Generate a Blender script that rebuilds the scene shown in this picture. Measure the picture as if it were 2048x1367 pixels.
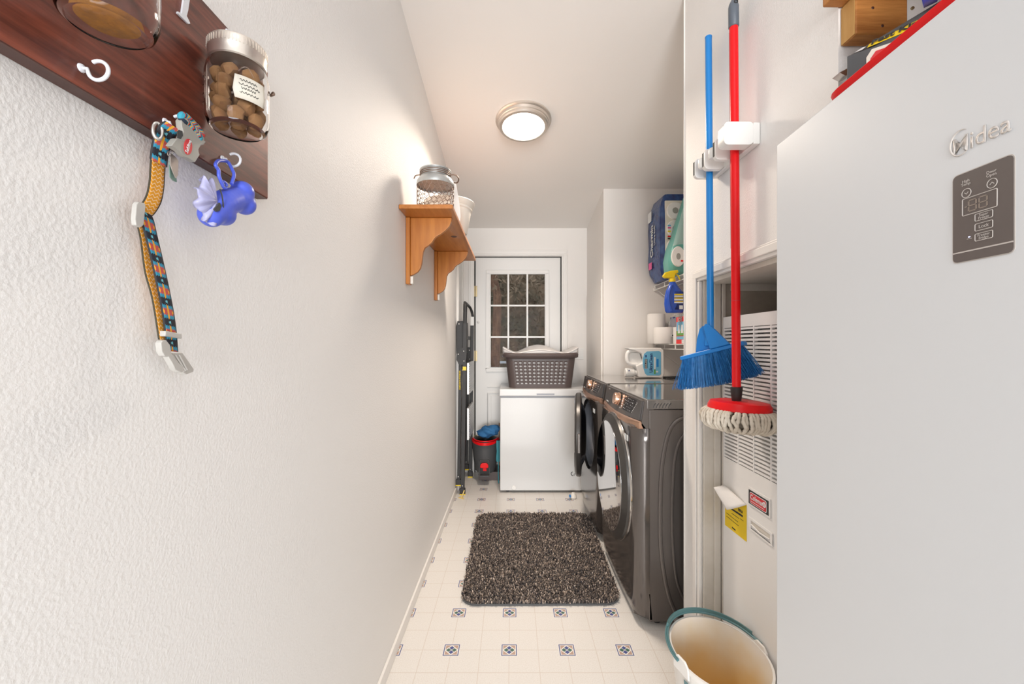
import bpy, bmesh, math, random
from mathutils import Vector, Matrix, Euler
PI = math.pi
rnd = random.Random(7)
S = bpy.context.scene
for o in list(bpy.data.objects): bpy.data.objects.remove(o)

# ------------------------------------------------------------------ camera, world, light, exposure
F, VX, VY, EYE = 833.0, 1025.0, 688.0, 1.21
cd = bpy.data.cameras.new('camera'); cam = bpy.data.objects.new('camera', cd); S.collection.objects.link(cam)
cam.location = (0, 0, EYE); cam.rotation_euler = (PI/2, 0, 0)
cd.sensor_fit = 'HORIZONTAL'; cd.sensor_width = 36; cd.lens = F/2048*36
cd.shift_x = -1/2048; cd.shift_y = 4.5/2048; cd.clip_start = .03; cd.clip_end = 100
S.camera = cam
w = bpy.data.worlds.new('world'); S.world = w; w.use_nodes = True
bg = w.node_tree.nodes['Background']; bg.inputs[0].default_value = (.90, .95, 1, 1); bg.inputs[1].default_value = 1.0
def area(name, loc, rot, sx, sy, power, col):
    l = bpy.data.lights.new(name, 'AREA'); l.shape = 'RECTANGLE'; l.size = sx; l.size_y = sy; l.energy = power; l.color = col
    o = bpy.data.objects.new(name, l); o.location = loc; o.rotation_euler = rot; S.collection.objects.link(o); return o
area('rear_fill_light', (.1, -5.5, 1.25), (math.radians(90), 0, 0), 2.2, 2.2, 350, (.975, .98, .975))  # unseen fill panel far behind the camera, added to light the depth evenly
area('overhead_fill_light', (.1, -.45, 2.86), (0, 0, 0), .5, .5, 3.0, (.97, .98, 1))  # added overhead fill for the near walls and floor, no fixture there
area('upward_fill_light', (.1, -1.3, .9), (math.radians(122), 0, 0), .9, .9, 7, (.97, .97, .96))  # added fill aimed upwards to brighten the near ceiling, source unseen
S.view_settings.view_transform = 'Standard'; S.view_settings.look = 'None'
S.view_settings.exposure = 0.08; S.view_settings.gamma = 1; S.view_settings.use_curve_mapping = False

# ------------------------------------------------------------------ helpers: from the photograph's pixels to real points on a known plane
def onx(px, py, X): Y = X*F/(px-VX); return Vector((X, Y, EYE+(VY-py)/F*Y))
def ony(px, py, Y): return Vector(((px-VX)/F*Y, Y, EYE+(VY-py)/F*Y))
def ceilz(y): return 2.872-.1434*y

# ------------------------------------------------------------------ materials
class E:
    def __init__(s, nt, k): s.nt = nt; s.k = k
    def op(s, f, *a):
        n = s.nt.nodes.new('ShaderNodeMath'); n.operation = f
        for i, v in enumerate((s,)+a):
            if isinstance(v, E): s.nt.links.new(v.k, n.inputs[i])
            else: n.inputs[i].default_value = v
        return E(s.nt, n.outputs[0])
    def __add__(s, o): return s.op('ADD', o)
    def __sub__(s, o): return s.op('SUBTRACT', o)
    def __mul__(s, o): return s.op('MULTIPLY', o)
    def __truediv__(s, o): return s.op('DIVIDE', o)
    def __lt__(s, o): return s.op('LESS_THAN', o)
    def __gt__(s, o): return s.op('GREATER_THAN', o)
    def abs(s): return s.op('ABSOLUTE')
    def max(s, o): return s.op('MAXIMUM', o)
    def min(s, o): return s.op('MINIMUM', o)
    def per(s, p): return (s+p/2).op('FLOORED_MODULO', p)-p/2
def P(nt): return nt.nodes['Principled BSDF']
def mat(name, col, rough=.5, metal=0, **k):
    m = bpy.data.materials.new(name); m.use_nodes = True; b = P(m.node_tree)
    b.inputs['Base Color'].default_value = (*col, 1); b.inputs['Roughness'].default_value = rough; b.inputs['Metallic'].default_value = metal
    if 'spec' in k: b.inputs['Specular IOR Level'].default_value = k['spec']
    if 'ior' in k: b.inputs['IOR'].default_value = k['ior']
    if 'trans' in k: b.inputs['Transmission Weight'].default_value = k['trans']
    if 'alpha' in k: b.inputs['Alpha'].default_value = k['alpha']
    if 'coat' in k: b.inputs['Coat Weight'].default_value = k['coat']; b.inputs['Coat Roughness'].default_value = .08
    if 'emit' in k: b.inputs['Emission Color'].default_value = (*k.get('ecol', col), 1); b.inputs['Emission Strength'].default_value = k['emit']
    if 'sub' in k: b.inputs['Subsurface Weight'].default_value = k['sub']; b.inputs['Subsurface Radius'].default_value = (.02, .02, .02)
    if 'var' in k: noise_col(m, col, k['var'], k.get('vscale', 8), k.get('vstretch', (1, 1, 1)))
    if 'bump' in k: add_bump(m, k['bump'], k.get('bscale', 100), k.get('bdist', .001))
    return m
def coords(nt, what='Object'):
    t = nt.nodes.new('ShaderNodeTexCoord'); return t.outputs[what]
def add_bump(m, strength, scale, dist=.001):
    nt = m.node_tree; n = nt.nodes.new('ShaderNodeTexNoise'); n.inputs['Scale'].default_value = scale; n.inputs['Detail'].default_value = 3
    nt.links.new(coords(nt), n.inputs['Vector'])
    b = nt.nodes.new('ShaderNodeBump'); b.inputs['Strength'].default_value = strength; b.inputs['Distance'].default_value = dist
    nt.links.new(n.outputs['Fac'], b.inputs['Height']); nt.links.new(b.outputs['Normal'], P(nt).inputs['Normal'])
def noise_col(m, col, other, scale, stretch=(1, 1, 1)):
    nt = m.node_tree; mp = nt.nodes.new('ShaderNodeMapping'); mp.inputs['Scale'].default_value = stretch
    nt.links.new(coords(nt), mp.inputs['Vector'])
    n = nt.nodes.new('ShaderNodeTexNoise'); n.inputs['Scale'].default_value = scale; n.inputs['Detail'].default_value = 5; n.inputs['Roughness'].default_value = .6
    nt.links.new(mp.outputs[0], n.inputs['Vector'])
    r = nt.nodes.new('ShaderNodeValToRGB'); r.color_ramp.elements[0].position = .35; r.color_ramp.elements[1].position = .68
    r.color_ramp.elements[0].color = (*col, 1); r.color_ramp.elements[1].color = (*other, 1)
    nt.links.new(n.outputs['Fac'], r.inputs[0]); nt.links.new(r.outputs[0], P(nt).inputs['Base Color'])
def layer(nt, base, fac, col):
    n = nt.nodes.new('ShaderNodeMix'); n.data_type = 'RGBA'; nt.links.new(fac.k, n.inputs[0])
    if hasattr(base, 'is_output'): nt.links.new(base, n.inputs[6])
    else: n.inputs[6].default_value = (*base, 1)
    n.inputs[7].default_value = (*col, 1); return n.outputs[2]
def xyz(nt, what='Object'):
    s = nt.nodes.new('ShaderNodeSeparateXYZ'); nt.links.new(coords(nt, what), s.inputs[0]); return [E(nt, s.outputs[i]) for i in range(3)]
def floor_material():
    m = mat('vinyl_floor', (.8, .77, .72), .32); nt = m.node_tree; x, y, z = xyz(nt); p = .2286
    u = (x+.0131).per(p); v = (y-1.6496).per(p); a = u.abs(); b = v.abs(); mx = a.max(b); s = .0305
    r = (u+v).abs(); q = (u-v).abs(); rq = r.max(q)
    n = nt.nodes.new('ShaderNodeTexNoise'); n.inputs['Scale'].default_value = 260; n.inputs['Detail'].default_value = 2; nt.links.new(coords(nt), n.inputs['Vector'])
    rp = nt.nodes.new('ShaderNodeValToRGB'); rp.color_ramp.elements[0].position = .3; rp.color_ramp.elements[1].position = .6
    rp.color_ramp.elements[0].color = (.72, .685, .64, 1); rp.color_ramp.elements[1].color = (.80, .775, .745, 1); nt.links.new(n.outputs['Fac'], rp.inputs[0])
    a2 = (x+.0131).per(p/2).abs(); b2 = (y-1.6496).per(p/2).abs()
    c = layer(nt, rp.outputs[0], a2.min(b2) < .0011, (.66, .59, .53))
    c = layer(nt, c, mx < s+.0025, (.84, .81, .77))
    ins = mx < s-.0065
    c = layer(nt, c, ins*(r.max(q) > .0275), (.50, .34, .27))
    dia = (rq < .0215)*(r.min(q) > .0015)
    c = layer(nt, c, dia*(a > b), (.07, .15, .12)); c = layer(nt, c, dia*(b > a), (.07, .09, .26))
    c = layer(nt, c, (mx < s)*(mx > s-.0038), (.10, .12, .28))
    nt.links.new(c, P(nt).inputs['Base Color']); return m
def strap_material():
    m = mat('woven_collar_pattern', (.02, .02, .03), .8); nt = m.node_tree; u, v, z = xyz(nt, 'UV'); p = .0267
    uu = (u*900).op('FLOOR')/900; vv = v.abs()
    jag = (v*3.0+.5).op('FRACT')*.12
    d = uu.per(p).abs()/(p/2)+jag
    c = layer(nt, (.015, .016, .025), d < .70, (.03, .27, .42))
    c = layer(nt, c, (d > .5)*(vv < .12)*(d < .72), (.8, .36, .02))
    c = layer(nt, c, (d < .38)*(vv > .15)*(vv < .8), (.50, .08, .07)); c = layer(nt, c, (d < .22)*(vv > .6), (.85, .38, .03))
    c = layer(nt, c, (d < .5)*(vv < .14), (.8, .36, .02))
    c = layer(nt, c, (d > .95)*(vv < .18), (.15, .5, .6))
    c = layer(nt, c, vv > .86, (.03, .03, .035)); nt.links.new(c, P(nt).inputs['Base Color']); return m
def lining_material():
    m = mat('yellow_zigzag_lining', (.8, .36, .02), .8); nt = m.node_tree; u, v, z = xyz(nt, 'UV')
    t = (v*1.6).per(1).abs()*.007; f = ((u+t).per(.0055).abs()) < .0006
    c = layer(nt, (.72, .30, .012), f, (.85, .62, .4)); c = layer(nt, c, v.abs() > .86, (.06, .05, .03)); nt.links.new(c, P(nt).inputs['Base Color']); return m
def wood(name, c1, c2, axis=1, scale=14, rough=.4, rings=None, coat=.2):
    m = mat(name, c1, rough, coat=coat); st = [8, 8, 8]; st[axis] = .7; noise_col(m, c1, c2, scale/3, tuple(st)); add_bump(m, .1, 60, .0005); return m
M = {}
M['wall'] = mat('textured_wall_paint', (.875, .86, .845), .58, spec=.3, bump=.5, bscale=210, bdist=.0018)
M['wall_smooth'] = mat('flat_wall_paint', (.84, .81, .78), .6, bump=.1, bscale=150, bdist=.001)
M['ceil'] = mat('ceiling_paint', (.89, .86, .83), .8, bump=.15, bscale=90, bdist=.001)
M['trimw'] = mat('white_trim_gloss', (.84, .815, .785), .35)
M['door'] = mat('white_door_paint', (.80, .785, .765), .4)
M['floor'] = floor_material()
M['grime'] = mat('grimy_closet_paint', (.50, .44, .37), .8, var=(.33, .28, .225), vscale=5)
M['jamb'] = mat('scuffed_jamb_paint', (.72, .68, .62), .6, var=(.60, .55, .48), vscale=6)
M['white'] = mat('white_enamel', (.66, .66, .66), .28, coat=.3)
M['fridge'] = mat('fridge_white_enamel', (.715, .735, .76), .38, spec=.4)
M['furn'] = mat('furnace_white_enamel', (.84, .83, .82), .4)
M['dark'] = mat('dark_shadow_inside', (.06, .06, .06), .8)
M['plas'] = mat('white_plastic', (.82, .81, .79), .35)
M['nickel'] = mat('brushed_nickel', (.72, .66, .60), .35, .85)
M['chrome'] = mat('chrome', (.85, .85, .85), .12, 1)
M['lampglow'] = mat('lamp_diffuser', (1, .95, .88), .5, emit=9, ecol=(1, .93, .84))
M['pine'] = wood('orange_pine', (.40, .125, .016), (.54, .20, .04), 1, 16, .35)
M['pinev'] = wood('orange_pine_upright', (.42, .135, .018), (.56, .21, .035), 2, 16, .35)
M['fir'] = wood('fir_beam', (.56, .24, .06), (.33, .115, .022), 0, 30, .6, coat=0)
M['endgrain'] = wood('fir_end_grain', (.62, .36, .12), (.52, .27, .07), 2, 22, .7, coat=0)
M['board'] = wood('red_stained_board', (.075, .014, .008), (.27, .065, .035), 1, 26, .42)
M['boardedge'] = wood('stained_board_edge', (.05, .017, .012), (.10, .035, .025), 1, 14, .5)
M['hook'] = mat('white_hook_plastic', (.78, .79, .84), .3)
M['glass'] = mat('clear_jar_glass', (1, 1, 1), .02, trans=1, ior=1.16)
M['pane'] = mat('window_glass', (.95, .97, 1), .0, trans=1, ior=1.05, bump=.25, bscale=14, bdist=.004)
M['biscuit'] = mat('dog_biscuit', (.32, .165, .065), .85, var=(.24, .115, .045), vscale=60, bump=.4, bscale=250, bdist=.001)
M['crumb'] = mat('orange_crumbs', (.50, .22, .05), .9, var=(.33, .15, .05), vscale=90, bump=.6, bscale=300, bdist=.002)
M['label'] = mat('cream_label', (.75, .71, .62), .7)
M['ink'] = mat('dark_ink', (.03, .03, .03), .6)
M['strap'] = strap_material(); M['lining'] = lining_material()
M['grey_plas'] = mat('grey_buckle_plastic', (.36, .35, .32), .45)
M['grey_lt'] = mat('light_grey_buckle_plastic', (.52, .50, .47), .45)
M['steel'] = mat('steel_ring', (.65, .63, .6), .3, 1)
M['tagmetal'] = mat('worn_tag_metal', (.50, .45, .42), .35, .8)
M['taggreen'] = mat('green_tag', (.16, .26, .22), .5, .3)
M['red'] = mat('red_plastic', (.80, .004, .008), .32, spec=.35)
M['redlogo'] = mat('red_badge', (.62, .03, .04), .4)
M['blue'] = mat('blue_plastic', (.008, .20, .60), .35)
M['bluehandle'] = mat('blue_painted_handle', (.01, .22, .62), .3)
M['bristle'] = mat('blue_bristles', (.02, .15, .42), .5, var=(.04, .24, .58), vscale=60)
M['periw'] = mat('periwinkle_blue_rubber', (.085, .13, .68), .35, sub=.1)
M['lav'] = mat('lavender_bag_film', (.52, .52, .80), .35, alpha=.75)
M['galv'] = mat('galvanised_metal', (.60, .62, .62), .38, .8, var=(.45, .47, .48), vscale=12)
M['rustw'] = mat('rusty_wire', (.25, .17, .13), .5, .6)
M['cream'] = mat('cream_pot_plastic', (.80, .75, .68), .45)
M['blackp'] = mat('black_plastic', (.018, .018, .018), .45)
M['greyp'] = mat('charcoal_plastic', (.075, .078, .082), .45)
M['ladderblack'] = mat('black_ladder_paint', (.028, .027, .028), .5)
M['alu'] = mat('aluminium_tread', (.62, .62, .62), .4, .7)
M['yellow'] = mat('yellow_plastic', (.85, .62, .01), .35)
M['paleyel'] = mat('pale_yellow_strap', (.75, .56, .20), .6)
M['sticker'] = mat('yellow_sticker', (.85, .60, .01), .5)
M['brown'] = mat('brown_basket_plastic', (.085, .062, .058), .42, bump=.1, bscale=300)
M['lidw'] = mat('white_lid_plastic', (.72, .69, .67), .35)
M['bs'] = mat('black_stainless_side', (.145, .128, .119), .30, .45)
M['bsf'] = mat('black_stainless_front', (.15, .135, .128), .16, .75)
M['bstop'] = mat('dark_enamel_top', (.20, .185, .175), .10, .5, coat=.8)
M['mirror'] = mat('mirror_dark_glass', (.68, .68, .69), .02, 1)
M['rimd'] = mat('dark_door_rim', (.07, .066, .063), .32, .5)
M['ctrl'] = mat('control_panel_grey', (.085, .078, .076), .3, .5)
M['rose'] = mat('rose_gold', (.83, .52, .37), .22, .9)
M['screen'] = mat('black_glass_display', (.006, .006, .008), .15)
M['icon'] = mat('white_icon_print', (.75, .77, .78), .5)
M['gasket'] = mat('grey_rubber_gasket', (.32, .33, .37), .4)
M['teal'] = mat('teal_plastic', (.085, .20, .22), .35)
M['cloth'] = mat('blue_cloth', (.02, .11, .28), .85, var=(.035, .17, .38), vscale=9, bump=.4, bscale=40, bdist=.004)
M['tealcloth'] = mat('teal_cloth', (.06, .30, .36), .8)
M['card'] = mat('brown_cardboard', (.40, .24, .13), .8, var=(.28, .16, .08), vscale=8)
M['gpanel'] = mat('grey_control_glass', (.125, .105, .098), .35)
M['panelprint'] = mat('pale_panel_print', (.55, .51, .48), .4)
M['segment'] = mat('dim_segment', (.26, .215, .18), .4)
M['led'] = mat('blue_led', (.5, .55, 1), .4, emit=3)
M['logo'] = mat('satin_logo_metal', (.66, .62, .59), .45, .3)
M['tpaper'] = mat('white_paper_roll', (.84, .82, .80), .9, bump=.2, bscale=200)
M['tpblue'] = mat('navy_plastic_wrap', (.008, .025, .13), .25, var=(.03, .09, .26), vscale=16, bump=.6, bscale=22, bdist=.008)
M['tpteal'] = mat('teal_plastic_wrap', (.16, .48, .42), .3, alpha=.85, bump=.5, bscale=22, bdist=.006)
M['film'] = mat('clear_plastic_film', (.95, .95, .95), .12, alpha=.28, bump=.6, bscale=20, bdist=.01)
M['pink'] = mat('pink_print', (.75, .10, .32), .4)
M['labelblue'] = mat('sky_blue_label', (.16, .47, .70), .45)
M['navy'] = mat('navy_print', (.01, .03, .18), .5)
M['green'] = mat('green_print', (.12, .36, .06), .5)
M['bottleblue'] = mat('spray_bottle_blue', (.012, .08, .50), .2, coat=.4)
M['bucket'] = mat('white_bucket_plastic', (.82, .80, .77), .35)
def bucket_inside():
    m = mat('stained_bucket_inside', (.8, .7, .5), .35); nt = m.node_tree; x, y, z = xyz(nt)
    n = nt.nodes.new('ShaderNodeTexNoise'); n.inputs['Scale'].default_value = 9; n.inputs['Detail'].default_value = 4; nt.links.new(coords(nt), n.inputs['Vector'])
    f = z*3.4+(E(nt, n.outputs['Fac'])-.5)*.55
    r = nt.nodes.new('ShaderNodeValToRGB'); e = r.color_ramp.elements; e[0].position = .1; e[0].color = (.80, .50, .11, 1); e[1].position = 1; e[1].color = (.86, .82, .77, 1)
    k = e.new(.55); k.color = (.80, .60, .32, 1)
    k = e.new(.85); k.color = (.85, .78, .66, 1)
    nt.links.new(f.k, r.inputs[0]); nt.links.new(r.outputs[0], P(nt).inputs['Base Color']); return m
M['bucketin'] = bucket_inside()
M['cotton'] = mat('cotton_mop_string', (.72, .66, .57), .95, var=(.58, .51, .42), vscale=40, bump=.5, bscale=260, bdist=.002)
M['tape'] = mat('silver_reflective_stripe', (.35, .33, .34), .4, .3)
M['brass'] = mat('aged_brass_hinge', (.42, .34, .20), .4, .8)
M['bark'] = mat('tree_bark', (.13, .075, .05), .95, var=(.28, .16, .10), vscale=5, vstretch=(6, 6, 1), bump=.8, bscale=20, bdist=.03)
M['leafm'] = mat('forest_foliage', (.11, .10, .065), .8, var=(.34, .23, .15), vscale=1.6)
M['groundm'] = mat('forest_ground', (.10, .075, .05), .95, var=(.16, .12, .07), vscale=3)
M['snow'] = mat('pale_painted_rail', (.6, .62, .65), .7)

# ------------------------------------------------------------------ mesh builder
def rot_to(d):
    d = Vector(d).normalized(); return d.to_track_quat('Z', 'Y').to_matrix().to_4x4()
class MB:
    def __init__(s): s.v = []; s.f = []; s.uv = None
    def add(s, vs, fs):
        b = len(s.v); s.v += [tuple(v) for v in vs]; s.f += [tuple(i+b for i in f) for f in fs]; return s
    def box(s, a, b, m=None):
        x0, y0, z0 = [min(p, q) for p, q in zip(a, b)]; x1, y1, z1 = [max(p, q) for p, q in zip(a, b)]
        vs = [(x0,y0,z0),(x1,y0,z0),(x1,y1,z0),(x0,y1,z0),(x0,y0,z1),(x1,y0,z1),(x1,y1,z1),(x0,y1,z1)]
        if m is not None: vs = [m @ Vector(v) for v in vs]
        return s.add(vs, [(0,3,2,1),(4,5,6,7),(0,1,5,4),(1,2,6,5),(2,3,7,6),(3,0,4,7)])
    def lathe(s, prof, m=None, n=32, close=False):
        vs = []; fs = []; k = len(prof)
        for i in range(n):
            a = 2*PI*i/n
            for r, z in prof: vs.append(Vector((r*math.cos(a), r*math.sin(a), z)))
        if m is not None: vs = [m @ v for v in vs]
        for i in range(n):
            j = (i+1) % n
            for q in range(k-1): fs.append((i*k+q, j*k+q, j*k+q+1, i*k+q+1))
            if close: fs.append((i*k+k-1, j*k+k-1, j*k, i*k))
        if not close:
            if prof[0][0] > 1e-6: fs.append(tuple(i*k for i in range(n-1, -1, -1)))
            if prof[-1][0] > 1e-6: fs.append(tuple(i*k+k-1 for i in range(n)))
        return s.add(vs, fs)
    def lathe_open(s, prof, m=None, n=32):
        b = MB(); b.lathe(prof, m, n); return s.add(b.v, [f for f in b.f if len(f) == 4])
    def cyl(s, a, b, r, r2=None, n=16):
        a = Vector(a); b = Vector(b); m = Matrix.Translation(a) @ rot_to(b-a); L = (b-a).length
        return s.lathe([(r, 0), (r if r2 is None else r2, L)], m, n)
    def tube(s, pts, r, n=8, closed=False):
        pts = [Vector(p) for p in pts]; k = len(pts); vs = []; fs = []
        up = Vector((.13, .21, .97)); 
        for i, p in enumerate(pts):
            if closed: t = pts[(i+1) % k]-pts[i-1]
            else: t = pts[min(i+1, k-1)]-pts[max(i-1, 0)]
            t.normalize(); a = t.cross(up)
            if a.length < .05: a = t.cross(Vector((1, 0, 0)))
            a.normalize(); up = a.cross(t); rr = r[i] if isinstance(r, (list, tuple)) else r
            for q in range(n):
                g = 2*PI*q/n; vs.append(p+(a*math.cos(g)+up*math.sin(g))*rr)
        for i in range(k if closed else k-1):
            j = (i+1) % k
            for q in range(n): fs.append((i*n+q, i*n+(q+1) % n, j*n+(q+1) % n, j*n+q))
        if not closed: fs.append(tuple(range(n-1, -1, -1))); fs.append(tuple((k-1)*n+q for q in range(n)))
        return s.add(vs, fs)
    def prism(s, pts, vec):
        pts = [Vector(p) for p in pts]; vec = Vector(vec); k = len(pts)
        return s.add(pts+[p+vec for p in pts], [tuple(range(k-1, -1, -1)), tuple(range(k, 2*k))]+[(i, (i+1) % k, k+(i+1) % k, k+i) for i in range(k)])
    def loft(s, rings, caps=True, closed=True):
        n = len(rings[0]); vs = [v for r in rings for v in r]; fs = []
        for i in range(len(rings)-1):
            for q in range(n if closed else n-1): fs.append((i*n+q, i*n+(q+1) % n, (i+1)*n+(q+1) % n, (i+1)*n+q))
        if caps: fs.append(tuple(range(n-1, -1, -1))); fs.append(tuple((len(rings)-1)*n+q for q in range(n)))
        return s.add(vs, fs)
    def sphere(s, c, r, sc=(1, 1, 1), n=16, m=8):
        c = Vector(c); prof = [(math.sin(PI*i/m)*r, -math.cos(PI*i/m)*r) for i in range(m+1)]
        prof[0] = (1e-7, prof[0][1]); prof[-1] = (1e-7, prof[-1][1])
        return s.lathe(prof, Matrix.Translation(c) @ Matrix.Diagonal((*sc, 1)), n)
    def build(s, name, m, parent=None, bevel=0, smooth=35, local=False, solid=0, seg=2, subsurf=0, uv=None, recalc=True):
        me = bpy.data.meshes.new(name); me.from_pydata(s.v, [], s.f)
        bm = bmesh.new(); bm.from_mesh(me)
        if uv is None and recalc: bmesh.ops.remove_doubles(bm, verts=bm.verts, dist=1e-6); bmesh.ops.recalc_face_normals(bm, faces=bm.faces)
        bm.to_mesh(me); bm.free()
        if uv is not None:
            l = me.uv_layers.new(name='UVMap')
            for lp in me.loops: l.data[lp.index].uv = uv[lp.vertex_index]
        me.materials.append(M[m] if isinstance(m, str) else m)
        o = bpy.data.objects.new(name, me); S.collection.objects.link(o)
        if parent is not None:
            o.parent = parent
            if not local: me.transform(chain(parent).inverted())
        me.polygons.foreach_set('use_smooth', [True]*len(me.polygons))
        if not bevel and smooth: me.set_sharp_from_angle(angle=math.radians(smooth))
        if not smooth and not bevel: me.polygons.foreach_set('use_smooth', [False]*len(me.polygons))
        if solid: q = o.modifiers.new('s', 'SOLIDIFY'); q.thickness = abs(solid); q.offset = 0
        if bevel:
            q = o.modifiers.new('b', 'BEVEL'); q.width = bevel; q.segments = seg; q.limit_method = 'ANGLE'; q.angle_limit = math.radians(40); q.harden_normals = True
        if subsurf: q = o.modifiers.new('u', 'SUBSURF'); q.levels = subsurf; q.render_levels = subsurf
        return o
def chain(o):
    m = Matrix.Identity(4)
    while o is not None: m = (Matrix.LocRotScale(o.location, o.rotation_euler, o.scale)) @ m; o = o.parent
    return m
def tag(o, label, cat, group=None, kind=None):
    if label: o['label'] = label
    if cat: o['category'] = cat
    if group: o['group'] = group
    if kind: o['kind'] = kind
    return o
def thing(name, label, cat, loc=(0, 0, 0), rot=(0, 0, 0), group=None):
    o = bpy.data.objects.new(name, None); o.empty_display_size = .05; S.collection.objects.link(o); o.location = loc; o.rotation_euler = rot
    return tag(o, label, cat, group)
def struct(name, mb, m, bevel=0, smooth=35): o = mb.build(name, m, bevel=bevel, smooth=smooth); o['kind'] = 'structure'; return o
def box(a, b): return MB().box(a, b)
def copy_tree(o, parent=None):
    c = o.copy(); S.collection.objects.link(c); c.parent = parent
    for ch in list(o.children): copy_tree(ch, c)
    return c
def text(name, body, m, parent, origin, xdir, ydir, size, extrude=.0004, align='CENTER', sx=1, bold=0, shear=0, center=True):
    """flat lettering; xdir = reading direction, ydir = up direction of letters (world)"""
    cu = bpy.data.curves.new('lettering', 'FONT'); cu.body = body; cu.size = 1; cu.align_x = align; cu.align_y = 'CENTER' if center else 'BOTTOM_BASELINE'
    cu.resolution_u = 3; cu.offset = bold; cu.shear = shear; cu.space_line = .8
    t = bpy.data.objects.new('tmp', cu); S.collection.objects.link(t)
    bpy.context.view_layer.update()
    me = bpy.data.meshes.new_from_object(t.evaluated_get(bpy.context.evaluated_depsgraph_get())); bpy.data.objects.remove(t)
    X = Vector(xdir).normalized(); Y = Vector(ydir).normalized(); Z = X.cross(Y).normalized()
    R = Matrix((( *(X*size*sx), 0), (*(Y*size), 0), (*(Z*1), 0), (0, 0, 0, 1))).transposed(); R[3][3] = 1
    R = Matrix.Translation(Vector(origin)) @ R
    bm = bmesh.new(); bm.from_mesh(me)
    if extrude:
        r = bmesh.ops.extrude_face_region(bm, geom=list(bm.faces)); bmesh.ops.translate(bm, verts=[g for g in r['geom'] if isinstance(g, bmesh.types.BMVert)], vec=(0, 0, extrude))
    bm.transform(R); bmesh.ops.recalc_face_normals(bm, faces=bm.faces); bm.to_mesh(me); bm.free()
    me.materials.clear(); me.materials.append(M[m]); me.name = name
    o = bpy.data.objects.new(name, me); S.collection.objects.link(o); o.parent = parent; me.transform(chain(parent).inverted()); return o
def rrect(w, h, r, n=4):
    pts = []
    for cx, cy, a0 in ((w/2-r, h/2-r, 0), (-w/2+r, h/2-r, 90), (-w/2+r, -h/2+r, 180), (w/2-r, -h/2+r, 270)):
        for i in range(n+1):
            a = math.radians(a0+90*i/n); pts.append((cx+r*math.cos(a), cy+r*math.sin(a)))
    return pts
def arc(c, r, a0, a1, n, ax, ay):
    c = Vector(c); ax = Vector(ax); ay = Vector(ay)
    return [c+ax*(r*math.cos(math.radians(a0+(a1-a0)*i/n)))+ay*(r*math.sin(math.radians(a0+(a1-a0)*i/n))) for i in range(n+1)]
def spline(pts, k=6):
    pts = [Vector(p) for p in pts]; P_ = [pts[0]]+pts+[pts[-1]]; out = []
    for i in range(1, len(P_)-2):
        for j in range(k):
            t = j/k; a, b, c, d = P_[i-1:i+3]
            out.append(.5*((2*b)+(c-a)*t+(2*a-5*b+4*c-d)*t*t+(3*b-a-3*c+d)*t**3))
    out.append(pts[-1]); return out

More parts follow.
